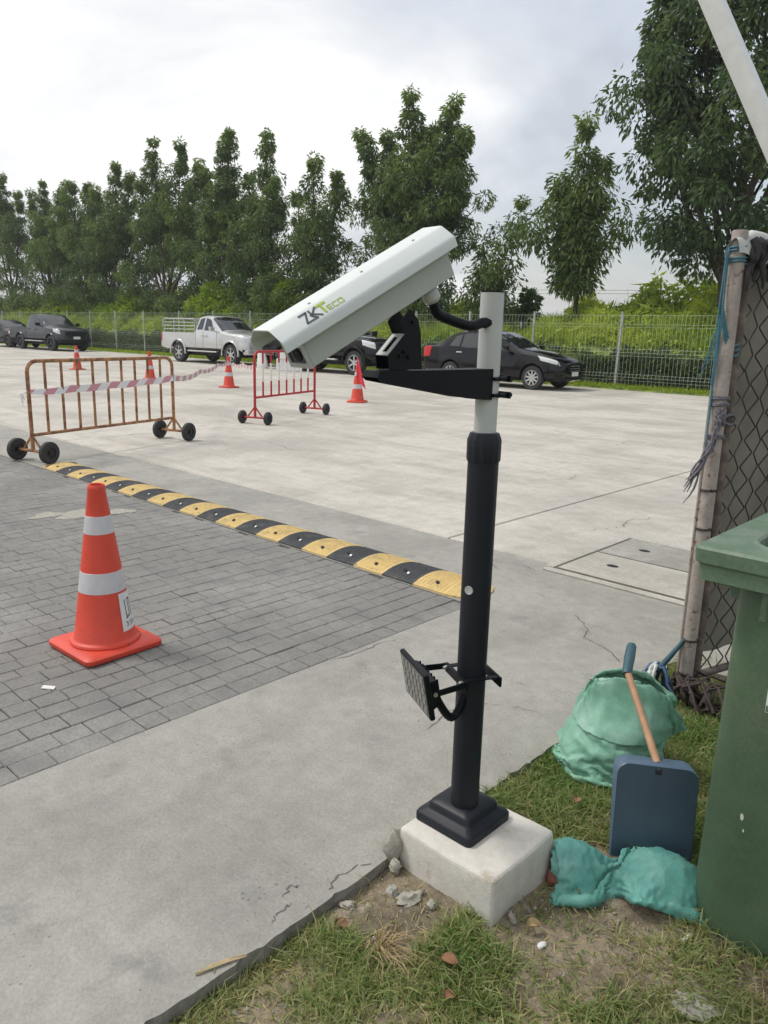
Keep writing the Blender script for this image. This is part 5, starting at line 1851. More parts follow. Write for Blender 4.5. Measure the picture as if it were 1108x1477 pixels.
def make_gate():
    t = thing('gate_post', 'peeling pinkish white steel post with blue rope at the gate', 'post', (GP.x, GP.y, 0))
    b = MB()
    b.lathe([(.029, -.15), (.029, 1.845), (.026, 1.85)], 24)
    b.build('tube', M['peel'], t, smooth=40)
    b = MB()
    b.tube([(-.027, -.016, -.1), (-.029, -.016, 1.35), (-.023, -.014, 1.80)], .007, 8)
    b.build('side_rod', M['peel'], t, smooth=40)
    # gate leaf
    g = thing('gate', 'chain-link gate leaf backed by a dull pale sheet, right of the peeling post', 'gate', (GP.x + GD.x * .062, GP.y + GD.y * .062, 0), math.atan2(GD.y, GD.x))
    Lg, z0, z1 = 1.25, .05, 1.80
    b = MB()
    b.tube([(0, 0, z0 - .12), (0, 0, z1 + .03)], .019, 12)
    b.build('stile', M['rust_tube'], g, smooth=40)
    b = MB(); b.tube([(0, 0, z1), (Lg, 0, z1)], .017, 10); b.build('top_rail', M['rust_tube'], g, smooth=40)
    b = MB(); b.tube([(0, 0, z0), (Lg, 0, z0)], .017, 10); b.build('bottom_rail', M['rust_tube'], g, smooth=40)
    b = MB(); b.tube([(Lg, 0, z0 - .12), (Lg, 0, z1 + .03)], .019, 12); b.build('stile', M['rust_tube'], g, smooth=40)
    a, h = .0575, .056
    for k in range(int(Lg / a)):
        pts = []
        for i in range(int((z1 - z0) / h) + 1):
            odd = (i + k) % 2
            wob = .004 * math.sin(i * .9 + k * 1.7)
            x = k * a + a * odd
            zz = z0 + h * i + .003 * math.sin(k * 2.1 + i)
            yy = .004 * (1 if (k % 2) else -1) * (1 if odd else -1)
            if i: pts.append((px_ + (x - px_) * .12 + wob, py_, pz_ + (zz - pz_) * .06))
            if i: pts.append((px_ + (x - px_) * .88 + wob, yy, pz_ + (zz - pz_) * .94))
            px_, py_, pz_ = x, yy, zz
        MB().tube(pts, .0031, 5).build('chain_link_wire', M['wire'], g, smooth=60)
    # the sheet behind the mesh
    V, F = [], []
    nx, nz = 60, 24
    for i in range(nx + 1):
        for j in range(nz + 1):
            x = .015 + (Lg - .03) * i / nx; z = .11 + (1.66) * j / nz
            V.append((x, .055 + .010 * math.sin(x * 26) + .008 * math.sin(x * 9 + z * 2) + .004 * math.sin(z * 7 + x * 5), z))
    for i in range(nx):
        for j in range(nz):
            F.append((i * (nz + 1) + j, (i + 1) * (nz + 1) + j, (i + 1) * (nz + 1) + j + 1, i * (nz + 1) + j + 1))
    b = MB(); b.v, b.f = V, F
    b.build('backing_sheet', M['sheet'], g, smooth=180)
    # white cloth folded over the top rail
    V, F = [], []
    n, m_ = 44, 12
    for i in range(n + 1):
        x = -.10 + 1.0 * i / n
        for k in range(m_ + 1):
            u = k / m_ * 2 - 1
            yy = -.034 * math.cos(abs(u) * PI * .5) * (1 if u < 0 else -1) if abs(u) > .5 else -.034 * (u / .5) * -1 * .7
            yy = .034 * u
            zz = z1 + .055 - .012 * math.sin(x * 9) - (.075 * abs(u) ** 3) * (1 + .5 * math.sin(x * 17 + 1)) - .05 * max(0, -x) / .1 + .007 * math.sin(x * 31 + u * 3) - .10 * x * .12
            V.append((x, yy + .006 * math.sin(x * 23), zz))
    for i in range(n):
        for k in range(m_):
            F.append((i * (m_ + 1) + k, (i + 1) * (m_ + 1) + k, (i + 1) * (m_ + 1) + k + 1, i * (m_ + 1) + k + 1))
    b = MB(); b.v, b.f = V, F
    c = tag(b.build('cloth', M['cloth_white'], smooth=180), 'dirty white cloth folded over the top rail of the chain-link gate', 'cloth')
    c.location = (GP.x + GD.x * .06, GP.y + GD.y * .06, 0); c.rotation_euler = (0, 0, math.atan2(GD.y, GD.x))
    # dark rags under the cloth
    b = MB()
    for k in range(16):
        x = .02 + .30 * random.random(); y = -.035 + random.uniform(-.012, .01); z = z1 + .02
        pts = [(x, y, z)]
        ln = random.uniform(.05, .22)
        for s in range(6): pts.append((x + .018 * math.sin(s + k), y - .008 - .008 * math.sin(s * 1.7 + k), z - ln * (s + 1) / 6))
        b.tube(pts, [.013, .018, .016, .014, .010, .008, .004], 6)
    c = tag(b.build('rag', M['rag_dark'], smooth=60), 'dark ragged strips tied under the cloth at the gate top', 'rag')
    c.location = (GP.x, GP.y, 0); c.rotation_euler = (0, 0, math.atan2(GD.y, GD.x))


make_gate()


def spiral(c, r, z0, z1, turns, n=16, wob=.004):
    return [(c.x + (r + random.uniform(0, wob)) * math.cos(2 * PI * k / n), c.y + (r + random.uniform(0, wob)) * math.sin(2 * PI * k / n), z0 + (z1 - z0) * k / (turns * n)) for k in range(turns * n + 1)]


def make_ropes():
    g = random.Random(3)
    vl = Vector((-.731, -.683, 0))     # towards the lane, left in view
    vt = Vector((.30, -.95, 0))        # towards the camera
    # blue rope: strands down the left of the post with wraps at the top
    b = MB()
    for k in range(4):
        pts = []
        ztop, zb = 1.80 - g.uniform(0, .05), (1.40, 1.02, 1.28, 1.18, .98, 1.5)[k]
        for s in range(10):
            u = s / 9
            z = ztop + (zb - ztop) * u
            off = vl * (.034 + .008 * math.sin(3.2 * u + k) + .012 * u * (1 if k == 2 else .2)) + vt * (.018 + .010 * math.sin(5 * u + 2 * k))
            pts.append((GP.x + off.x, GP.y + off.y, z))
        b.tube(pts, .0034, 6)
    for z in (1.77, 1.73):
        b.tube(spiral(GP, .0315, z, z + .022, 2), .0036, 6)
    q0 = Vector((GP.x, GP.y, 0)) + vl * .038
    for k in range(4):
        b.tube([(q0.x, q0.y, 1.52 - .02 * k), (q0.x + vl.x * .02, q0.y + vl.y * .02, 1.46 - .03 * k), (q0.x + vl.x * (.03 + .008 * k), q0.y + vl.y * (.03 + .008 * k), 1.40 - .03 * k)], .0018, 5)
    for k in range(3):
        pts = []
        for s in range(12):
            u = s / 11
            off = vl * (.030 - .05 * u) + vt * (.038 + .004 * math.sin(6 * u + k))
            pts.append((GP.x + off.x + GD.x * .05 * u, GP.y + off.y + GD.y * .05 * u, 1.58 - .06 * math.sin(PI * u) - .14 * u - .02 * k))
        b.tube(pts, .004, 6)
    tag(b.build('rope', M['rope_blue'], smooth=60), 'blue rope wound round and hanging from the top of the peeling gate post', 'rope')
    # frayed grey rope: knot half way up and loose ends
    b = MB()
    for z in (1.20, 1.225, 1.075):
        b.tube(spiral(GP, .032, z, z + .012, 2), .0045, 6)
    kx = Vector((GP.x, GP.y, 0)) + vt * .045 + GD * .02
    for k in range(7):
        a = g.uniform(0, 6)
        pts = [(kx.x + .016 * math.cos(a + s * 1.3) + .0 * s, kx.y + .016 * math.sin(a + s * 1.3), 1.16 + .03 * math.sin(s * 2 + k)) for s in range(7)]
        b.tube(pts, .006, 6)
    lp = [(kx.x + GD.x * .09 * math.sin(PI * u) * 1.0, kx.y + GD.y * .09 * math.sin(PI * u), 1.16 - .02 * math.sin(2 * PI * u) - .012) for u in [i / 12 for i in range(13)]]
    b.tube(lp, .006, 6)
    for k in range(7):
        pts = []
        zb = g.uniform(.80, .93)
        for s in range(12):
            u = s / 11
            off = vt * (.048 + .012 * math.sin(4 * u + k)) + vl * (-.01 + .10 * u ** 1.6 + .008 * math.sin(11 * u + k * 2))
            pts.append((GP.x + off.x, GP.y + off.y, 1.15 + (zb - 1.15) * u))
        b.tube(pts, [.0042] * 10 + [.003, .0015], 5)
    tag(b.build('rope', M['rope_grey'], smooth=60), 'frayed grey rope knotted half way up the peeling gate post', 'rope')
    # wire ties on the post
    for z, ln, lab in ((.86, .02, 'rusty wire twisted round the gate post beside the loose rope ends'), (.70, .04, 'rusty wire twisted round the gate post just below the rope ends'), (.22, .05, 'lowest rusty wire twisted round the gate post near its foot')):
        b = MB()
        b.tube(spiral(GP, .0312, z, z + .01, 2, wob=.003), .0022, 5)
        b.tube([(GP.x + vt.x * .036, GP.y + vt.y * .036, z), (GP.x + vt.x * .05 + GD.x * ln, GP.y + vt.y * .05 + GD.y * ln, z + .015), (GP.x + vt.x * .04 + GD.x * ln * 1.6, GP.y + vt.y * .04 + GD.y * ln * 1.6, z - .01)], .002, 5)
        tag(b.build('wire_tie', M['rag_brown'], smooth=60), lab, 'wire tie', 'wire ties on the gate post')
    # bundle of rags and rope at the post's foot
    b = MB()
    for k in range(20):
        a = g.uniform(0, 6.28); r_ = g.uniform(.02, .09)
        c = Vector((GP.x + .09 + r_ * math.cos(a), GP.y - .06 + r_ * math.sin(a) * .8, -.02))
        pts = [(c.x + .05 * math.cos(s * 1.1 + k), c.y + .05 * math.sin(s * 1.3 + 2 * k), c.z + .05 + .05 * math.sin(s * .9 + k)) for s in range(7)]
        b.tube(pts, g.uniform(.003, .008), 6)
    for k in range(0):
        a = g.uniform(0, 6.28)
        rr = g.uniform(.03, .05)
        cc = Vector((GP.x + .06 + .10 * math.cos(a), GP.y - .07 + .06 * math.sin(a), .0))
        rings = []
        for i in range(7):
            ph = PI * i / 6
            rings.append([(cc.x + rr * math.sin(ph) * math.cos(2 * PI * j / 10) * (1 + g.uniform(-.2, .2)), cc.y + rr * math.sin(ph) * math.sin(2 * PI * j / 10) * (1 + g.uniform(-.2, .2)), cc.z + rr * .8 * math.cos(ph)) for j in range(10)])
        b.rings(rings)
    tag(b.build('rag_bundle', M['rag_brown'], smooth=60), 'tangle of brown rags and wire heaped at the foot of the gate post', 'rags')
    # mop head of blue and white strings
    m = thing('mop_head', 'blue and white stringy mop head lying against the foot of the gate post', 'mop', (-1.20, 3.00, -.03))
    for mname, cnt in (('rag_blue', 26), ('cloth_white', 14)):
        b = MB()
        for k in range(cnt):
            a = g.uniform(-.4, 3.6) if mname == 'rag_blue' else g.uniform(2.2, 4.6)
            pts = []
            for s in range(7):
                u = s / 6
                r_ = .015 + .075 * u
                pts.append((r_ * math.cos(a + .5 * u) + g.uniform(-.004, .004), r_ * math.sin(a + .5 * u) * .8 - .02 * u, .14 - .13 * u ** 1.4 + .012 * math.sin(9 * u + k)))
            b.tube(pts, .007, 5)
        b.build('strings', M[mname], m, smooth=60)
    b = MB(); b.tube([(.0, 0, .12), (.05, .06, .22), (.085, .10, .30)], [.014, .010, .006], 8); b.build('handle', M['grip'], m, smooth=60)


make_ropes()


def make_stay():
    a, c = Vector((-1.226, 2.869, 2.57)), Vector((-.964, 2.947, 2.051))
    d = (c - a).normalized()
    top = a - d * 1.15; bot = c + d * 2.42
    u = d.cross(Vector((.58, -.81, 0))).normalized()
    w = d.cross(u).normalized()
    q = Matrix.Rotation(R(38), 3, d)
    u, w = q @ u, q @ w
    b = MB()
    h = .031
    rg = []
    for p in (top, bot):
        ring = []
        for sx, sy in ((1, 1), (-1, 1), (-1, -1), (1, -1)):
            ring.append(p + u * h * sx + w * h * sy)
        rg.append(ring)
    b.rings(rg)
    o = tag(b.build('stay_pole', M['white_paint'], bevel=.006, segs=2), 'white square steel pole slanting across the upper right corner', 'pole')


make_stay()

# ------------------------------------------------------------------ wheelie bin
def rrect(x0, x1, y0, y1, r, z, n=6):
    out = []
    for q, (cx, cy) in enumerate(((x1 - r, y1 - r), (x0 + r, y1 - r), (x0 + r, y0 + r), (x1 - r, y0 + r))):
        for k in range(n):
            a = PI / 2 * q + PI / 2 * k / (n - 1)
            out.append((cx + r * math.cos(a), cy + r * math.sin(a), z))
    return out


def make_bin():
    t = thing('wheelie_bin', 'large scuffed green wheelie bin without a lid at the right edge', 'bin', (-.655, 1.765, 0))
    T = .985
    b = MB()
    b.rings([rrect(.062, .28, .065, .50, .09, -.062), rrect(.056, .34, .060, .51, .10, -.03), rrect(.057, .56, .057, .515, .11, .10), rrect(.064, .60, .050, .525, .11, .35), rrect(.072, .64, .043, .535, .105, .65), rrect(.078, .665, .037, .543, .10, T - .09)], cap=True)
    b.build('body', M['bin'], t, smooth=50)
    b = MB()
    outer = [rrect(.03, .70, .012, .568, .02, T - .085), rrect(.012, .718, .004, .576, .022, T - .080), rrect(.010, .72, .002, .578, .022, T - .045), rrect(.002, .728, -.004, .584, .022, T - .038), rrect(0, .73, -.006, .586, .022, T - .006), rrect(.006, .724, 0, .580, .02, T)]
    inner = [rrect(.085, .66, .060, .520, .10, T + .001), rrect(.092, .653, .067, .513, .095, T + .006), rrect(.098, .647, .073, .507, .09, T), rrect(.11, .63, .085, .49, .08, T - .30)]
    under = [rrect(.082, .66, .040, .540, .098, T - .086)]
    b.rings(under + outer + inner, cap=False)
    V0 = len(b.v) - 24
    b.f.append(tuple(range(V0, V0 + 24)))
    b.build('rim', M['bin_rim'], t, smooth=28)
    b = MB()
    b.rings([rrect(.10, .64, .075, .505, .085, T - .02), rrect(.11, .63, .085, .49, .08, T - .30)], cap=False)
    for x in (.16, .30, .44, .58):
        b.box((x, .062, T - .125), (.016, .05, .07))
    b.box((.075, .14, T - .12), (.05, .012, .06)); b.box((.075, .44, T - .12), (.05, .012, .06))
    b.build('gusset', M['bin_rim'], t, bevel=.003)
    for y in (.085, .49):
        w = thing('wheel', None, None, (.46, y, .035)); w.parent = t
        b = MB(); b.lathe([(.05, -.022), (.09, -.022), (.098, -.012), (.098, .012), (.09, .022), (.05, .022)], 24, axis='Y', close=True); b.build('tyre', M['black_rubber'], w, smooth=40)
        b = MB(); b.lathe([(.0, -.014), (.052, -.014), (.052, .014), (.0, .014)], 16, axis='Y'); b.build('hub', M['trim'], w, smooth=40)
    b = MB(); b.tube([(.46, .06, .035), (.46, .52, .035)], .012, 8); b.build('axle', M['steel_bolt'], t)
    # torn sticker and scuffs on the side that faces the camera
    s = MB(); s.box((.250, .0400, .682), (.115, .0012, .135)); st = s.build('sticker', M['plastic_white'], t, smooth=0)
    MB().prism([(.218 + .030 * math.cos(2 * PI * k / 18), .690 + .030 * math.sin(2 * PI * k / 18)) for k in range(18)], lambda x, y, d: (x + .012, d, y), .0386, .0393).build('print', M['cloth_red'], st, smooth=0)
    MB().box((.250, .0390, .624), (.113, .001, .016)).build('print', M['bin_rim'], st, smooth=0)
    for (x, z, r_) in ((.175, .325, .007), (.182, .29, .003)):
        b = MB(); b.prism([(x + r_ * .6 * math.cos(a), z + r_ * 1.3 * math.sin(a) - .25 * r_ * math.cos(a)) for a in [2 * PI * k / 8 for k in range(8)]], lambda x_, y_, d: (x_, d, y_), .049, .052)
        b.build('paint_spot', M['plastic_white'], t, smooth=0)


make_bin()

# ------------------------------------------------------------------ dustpan, sacks
def make_pan():
    t = thing('dustpan', 'blue plastic dustpan with a wooden handle leaning on the green sack', 'dustpan')
    e1 = Vector((.843, .538, 0)).normalized()
    c0 = Vector((-.735, 1.938, -.005)); c1 = Vector((-.766, 2.002, .258))
    e2 = (c1 - c0).normalized(); H_ = (c1 - c0).length
    n = e1.cross(e2).normalized()
    if n.y > 0: n = -n
    hw = .112

    def outline(ins, r=.035):
        pts = [(-hw + ins, 0), (hw - ins, 0)]
        for k in range(7): a = PI / 2 * k / 6; pts.append((hw * 1.02 - ins - r + r * math.cos(a), H_ - ins - r + r * math.sin(a)))
        for k in range(7): a = PI / 2 + PI / 2 * k / 6; pts.append((-hw * 1.02 + ins + r + r * math.cos(a), H_ - ins - r + r * math.sin(a)))
        return pts

    def P(x, y, d): return c0 + e1 * x + e2 * y + n * d
    dep = lambda y: .012 + .075 * max(0, min(1, y / H_)) ** .8
    o, i_ = outline(0), outline(.004)
    b = MB()
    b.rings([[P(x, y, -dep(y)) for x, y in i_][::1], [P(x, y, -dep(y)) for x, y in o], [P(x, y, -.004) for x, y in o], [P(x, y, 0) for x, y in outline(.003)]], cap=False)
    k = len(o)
    b.build('wall', M['pan_wall_sheen'], t, smooth=50)
    b = MB()
    b.rings([[P(x, y, d) for x, y in outline(.0035)] for d in (-.004, .0004)])
    b.build('pan', M['pan'], t, smooth=35)
    b = MB()
    b.rings([[P(x, y, d) for x, y in ((-hw + .004, .014), (hw - .004, .014), (hw - .004, .026), (-hw + .004, .026))] for d in (-.002, .0016)])
    for j in range(20):
        x = -hw + .010 + j * .0106
        b.rings([[P(xx, y, d) for xx, y in ((x, .015), (x + .004, .015), (x + .004, .025), (x, .025))] for d in (.0012, .003)])
    b.build('lip_strip', M['pan'], t)
    b = MB(); b.prism([(-.008, H_ - .026), (.010, H_ - .026), (.010, H_ - .006), (.004, H_ - .014), (-.004, H_ - .014), (-.008, H_ - .006)], lambda x, y, d: P(x, y, d), .0004, .0012); b.build('socket', M['dark_hole'], t, smooth=0)
    s0 = P(.004, H_ - .006, -.045)
    s1 = Vector((-.993, 2.236, .400)); s2 = Vector((-1.032, 2.338, .452))
    b = MB(); b.tube([s0, s0.lerp(s1, .5) + Vector((0, 0, .002)), s1], [.0115, .0115, .0110], 12); b.build('handle', M['wood'], t, smooth=60)
    d = (s2 - s1).normalized()
    side = d.cross(Vector((0, 0, 1))).normalized(); up = side.cross(d)
    b = MB()
    rings = []
    for u, w_, h_ in ((-.12, .013, .013), (0, .0165, .015), (.15, .016, .013), (.5, .0175, .012), (.92, .016, .011), (1, .012, .008)):
        c = s1.lerp(s2, u)
        rings.append([c + side * (w_ * math.cos(2 * PI * k / 12)) + up * (h_ * math.sin(2 * PI * k / 12)) for k in range(12)])
    b.rings(rings)
    b.build('grip', M['grip'], t, smooth=60)


make_pan()


def sack_mat(name, col, col2):
    m = mat(name, col, .40, var=.12, vscale=25, col2=col2, c2scale=9, c2lo=.48, c2hi=.68, grain=.08, gscale=150)
    nt = m.node_tree; N, L = nt.nodes, nt.links
    b = N['Principled BSDF']
    g = N.new('ShaderNodeNewGeometry')
    wv = N.new('ShaderNodeTexWave'); wv.inputs['Scale'].default_value = 110; wv.inputs['Distortion'].default_value = 1.5
    wv.bands_direction = 'Z'
    L.new(g.outputs['Position'], wv.inputs['Vector'])
    wx = N.new('ShaderNodeTexWave'); wx.inputs['Scale'].default_value = 110; wx.inputs['Distortion'].default_value = 1.5
    wx.bands_direction = 'DIAGONAL'
    L.new(g.outputs['Position'], wx.inputs['Vector'])
    ad = N.new('ShaderNodeMath'); ad.operation = 'ADD'
    L.new(wv.outputs['Fac'], ad.inputs[0]); L.new(wx.outputs['Fac'], ad.inputs[1])
    bp = N.new('ShaderNodeBump'); bp.inputs['Strength'].default_value = .25; bp.inputs['Distance'].default_value = .004
    L.new(ad.outputs[0], bp.inputs['Height']); L.new(bp.outputs[0], b.inputs['Normal'])
    return m


M['sack1'] = sack_mat('sack_green', (.19, .42, .30), (.27, .47, .37))
M['sack2'] = sack_mat('sack_teal', (.115, .345, .295), (.20, .42, .37))


def cloth_settle(V, F, colliders, frames, bend, shrink, pins=None, quality=6):
    """lets a sheet fall and crease on hidden lumps, and returns where its vertices come to rest"""
    made = []
    for cv, cf in colliders:
        m = bpy.data.meshes.new('lump'); m.from_pydata(cv, [], cf); m.update()
        o = bpy.data.objects.new('lump', m); COL.objects.link(o)
        o.modifiers.new('k', 'COLLISION')
        o.collision.thickness_outer = .006; o.collision.cloth_friction = 40; o.collision.damping = .6
        made.append(o)
    me = bpy.data.meshes.new('cloth'); me.from_pydata(V, [], F); me.update()
    o = bpy.data.objects.new('cloth', me); COL.objects.link(o)
    made.append(o)
    md = o.modifiers.new('cl', 'CLOTH'); c = md.settings
    c.quality = quality; c.mass = .18; c.tension_stiffness = 12; c.compression_stiffness = 12; c.shear_stiffness = 6; c.bending_stiffness = bend
    c.air_damping = 1.5; c.shrink_min = shrink
    k = md.collision_settings
    k.use_collision = True; k.distance_min = .004; k.collision_quality = 3
    k.use_self_collision = True; k.self_distance_min = .003; k.self_friction = 8
    if pins:
        vg = o.vertex_groups.new(name='pin'); vg.add(pins, 1, 'REPLACE'); c.vertex_group_mass = 'pin'
    md.point_cache.frame_start = 1; md.point_cache.frame_end = frames
    f0, f1 = scene.frame_start, scene.frame_end
    scene.frame_start, scene.frame_end = 1, frames
    for f in range(1, frames + 1): scene.frame_set(f)
    ev = o.evaluated_get(bpy.context.evaluated_depsgraph_get())
    em = ev.to_mesh()
    co = [tuple(v.co) for v in em.vertices]
    ev.to_mesh_clear()
    for x in made: bpy.data.objects.remove(x)
    scene.frame_set(1)
    scene.frame_start, scene.frame_end = f0, f1
    return co


def tube_grid(prof, n, wob=.02):
    V, F = [], []
    for (rx, ry, z, dx) in prof:
        for i in range(n):
            a = 2 * PI * i / n
            k = 1 + wob * math.sin(5 * a + z * 20) + .6 * wob * mn.noise(Vector((math.cos(a) * 2, math.sin(a) * 2, z * 22)))
            V.append((rx * k * math.cos(a) + dx, ry * k * math.sin(a), z))
    for j in range(len(prof) - 1):
        for i in range(n):
            F.append((j * n + i, j * n + (i + 1) % n, (j + 1) * n + (i + 1) % n, (j + 1) * n + i))
    return V, F


def crumple(co, f, amp):
    out = []
    for p in co:
        q = Vector(p) * f
        d = [(1 - abs(mn.noise(q + Vector((k * 7.1, k * 3.3, 1)))) * 2) ** 2 - .5 for k in range(3)]
        e = [mn.noise(q * 2.3 + Vector((k * 5.7, 2, k))) for k in range(3)]
        w = min(1, p[2] / .03)
        out.append((p[0] + amp * w * (d[0] + .5 * e[0]), p[1] + amp * w * (d[1] + .5 * e[1]), p[2] + amp * w * (d[2] + .5 * e[2])))
    return out


def make_sacks():
    flat = ([(-2, -2, 0), (2, -2, 0), (2, 2, 0), (-2, 2, 0)], [(0, 1, 2, 3)])
    # standing sack with its top folded over
    t = thing('sack', 'green woven sack standing upright with its top folded over, by the gate post', 'sack', (-1.068, 2.39, -.035), R(24))
    t.scale = (1.0, 1.0, 1.07)
    rx, ry, top = .150, .185, .33

    def shape(z):
        u = max(0, min(1, z / top))
        return rx * (1 - .10 * u ** 2 + .10 * math.exp(-((u - .22) / .25) ** 2)), ry * (1 - .93 * u ** 1.7), -.035 * math.exp(-((u - .2) / .3) ** 2) + .02 * u
    P = []
    for k in range(14):
        u = k / 13; z = .312 * u
        X, Y, dx = shape(z)
        e = 1 if u < .8 else math.sqrt(max(.02, 1 - ((u - .8) / .2) ** 2))
        P.append((X * .95 * e, Y * .95 * e, z, dx))
    dv, df = tube_grid(P, 36)
    df.append(tuple(13 * 36 + i for i in range(36)))
    prof = []
    for j in range(50):
        q = j / 49 * .485
        if q < .325:
            z = .008 + q; X, Y, dx = shape(z); X += .004; Y += .004
        elif q < .375:
            w = (q - .325) / .05; X, Y, dx = shape(top); z = .333 + .012 * math.sin(w * PI); X += .004 + .018 * w; Y += .004 + .016 * w
        else:
            w = q - .375; z = .333 - w * .9; X, Y, dx = shape(max(0, z)); X += .024 + .06 * w; Y += .022 + .10 * w
        prof.append((X, Y, z, dx))
    V, F = tube_grid(prof, 100, .034)
    co = cloth_settle(V, F, [(dv, df), flat], 28, .12, -.16, pins=list(range(100)))
    # the mouth sags shut towards the front
    def sag(p):
        k = max(0, min(1, (p[2] - .16) / .13)); k = k * k * (3 - 2 * k)
        y0 = -.055
        return (p[0] + .012 * k * math.sin(p[0] * 30), y0 + (p[1] - y0) * (1 - .74 * k), p[2] * (1 + .10 * k) + .012 * k * math.sin(p[0] * 22 + 1))
    b = MB(); b.v, b.f = crumple([sag(p) for p in co], 19, .0036), F
    b.build('bag', M['sack1'], t, smooth=180)
    b = MB(); b.v, b.f = [sag((x * .97, y * .97, z - .06)) for x, y, z in dv], df
    b.build('contents', M['leaf_brown'], t, smooth=60)
    # sack lying flat, crumpled
    t2 = thing('sack', 'teal woven sack lying crumpled on the soil in front of the dustpan', 'sack', (-.752, 1.822, -.052), math.atan2(.56, .83))
    t2.scale = (1.16, 1.16, 1.42)
    n1, n2 = 74, 56
    V, F = [], []
    for i in range(n1 + 1):
        for j in range(n2 + 1):
            u, v = i / n1, j / n2
            x = -.25 + .50 * u
            if v < .42: y = .10 - .21 * v / .42; z = .105
            elif v < .50: w = (v - .42) / .08; y = -.11 - .012 * math.sin(w * PI); z = .105 + .022 * w
            else: w = (v - .50) / .5; y = -.11 + .20 * w; z = .127 + .012 * math.sin(u * 9)
            x *= .80; y *= 1 - .36 * math.exp(-((u - .40) / .11) ** 2)
            z += .010 * math.cos(6 * math.atan2(y, x + .04)) * min(1, math.hypot(x + .04, y) * 9) + .02
            V.append((x, y, z + .006 * mn.noise(Vector((u * 7, v * 7, 5)))))
    m_ = n2 + 1
    for i in range(n1):
        for j in range(n2): F.append((i * m_ + j, (i + 1) * m_ + j, (i + 1) * m_ + j + 1, i * m_ + j + 1))

    def lump_of(cx, cy, r, h):
        P = [(r * math.cos(k / 7 * PI / 2) + .001, r * .8 * math.cos(k / 7 * PI / 2) + .001, h * math.sin(k / 7 * PI / 2), 0) for k in range(8)]
        v, f = tube_grid(P, 16, 0)
        f.append(tuple(7 * 16 + i for i in range(16)))
        return [(x + cx, y + cy, z) for x, y, z in v], f
    co = cloth_settle(V, F, [lump_of(.075, -.01, .088, .085), lump_of(-.13, .02, .065, .070), flat], 20, .4, -.03, quality=4)
    b = MB(); b.v, b.f = crumple(co, 23, .0020), F
    b.build('bag', M['sack2'], t2, smooth=180, fix=False)


make_sacks()

# ------------------------------------------------------------------ litter, stones, leaves
def lump(name, loc, s, m, seed, label, cat, group=None, rough=.25, n=10):
    g = random.Random(seed)
    rings = []
    for i in range(n):
        ph = PI * i / (n - 1)
        ring = []
        for j in range(n + 2):
            a = 2 * PI * j / (n + 2)
            d = Vector((math.sin(ph) * math.cos(a), math.sin(ph) * math.sin(a), math.cos(ph)))
            k = 1 + rough * mn.noise(d * 2.3 + Vector((seed * 3.1, 0, 0))) * 1.6
            ring.append((d.x * s[0] * k, d.y * s[1] * k, d.z * s[2] * k))
        rings.append(ring)
    b = MB(); b.rings(rings)
    o = tag(b.build(name, m, smooth=40), label, cat, group)
    o.location = (loc[0], loc[1], soil_z(loc[0], loc[1]) + s[2] * .5 + (loc[2] if len(loc) > 2 else 0))
    o.rotation_euler = (0, 0, g.uniform(0, 6))
    return o


SG = 'lumps of broken concrete beside the block'
lump('rubble', (-1.262, 1.425, .035), (.030, .026, .05), M['stone'], 1, 'pale lump of render jammed between the driveway edge and the block', 'rubble', SG)
lump('rubble', (-1.235, 1.405, .01), (.018, .016, .022), M['stone'], 2, 'small round clod just below the lump of render at the block corner', 'rubble', SG)
lump('rubble', (-1.13, 1.345), (.040, .022, .014), M['stone'], 3, 'largest flat chip of broken concrete on the soil left of the block', 'rubble', SG, .5)
lump('rubble', (-1.19, 1.345), (.020, .014, .010), M['stone'], 4, 'small chip between the dark pebble and the driveway edge', 'rubble', SG, .4)
lump('rubble', (-1.235, 1.225), (.022, .012, .010), M['stone'], 5, 'flat grey chip lying right under the driveway edge', 'rubble', SG, .4)
lump('rubble', (-1.075, 1.375), (.016, .014, .012), M['stone'], 6, 'rounded stone against the left face of the block', 'rubble', SG)
lump('pebble', (-1.165, 1.335), (.011, .010, .009), M['stone_dark'], 7, 'single dark grey pebble among the pale chips left of the block', 'pebble')
lump('rubble', (-.80, 1.475), (.015, .009, .006), M['plastic_white'], 8, 'white oval chip on the soil in front of the teal sack', 'rubble', None, .2)
lump('rubble', (-.905, 1.50), (.016, .008, .014), M['stone'], 9, 'pale chip at the foot of the right face of the block', 'rubble', SG, .4)
lump('rubble', (-.46, 1.56), (.052, .036, .010), M['stone'], 10, 'flat dusty slab fragment in the grass by the bin wheel', 'rubble', SG, .45)
lump('rubble', (-.70, 1.20), (.016, .011, .008), M['plastic_white'], 11, 'bluish white scrap on the soil at the bottom edge of the frame', 'rubble', None, .4)


def brick_bit(loc, s, rz, tilt, label):
    b = MB(); b.box((0, 0, 0), s)
    me = b.mesh('brick_piece', bevel=.006)
    o = tag(link('brick_piece', me), label, 'brick', 'broken red brick by the block')
    me.materials.append(M['brick'])
    o.location = (loc[0], loc[1], soil_z(loc[0], loc[1]) + loc[2]); o.rotation_euler = (tilt, .2, rz)


brick_bit((-.895, 1.70, .012), (.055, .04, .04), .7, .35, 'broken red brick half between the block and the teal sack')
brick_bit((-.935, 1.80, .014), (.05, .04, .04), .2, -.2, 'smaller broken red brick behind the right corner of the block')


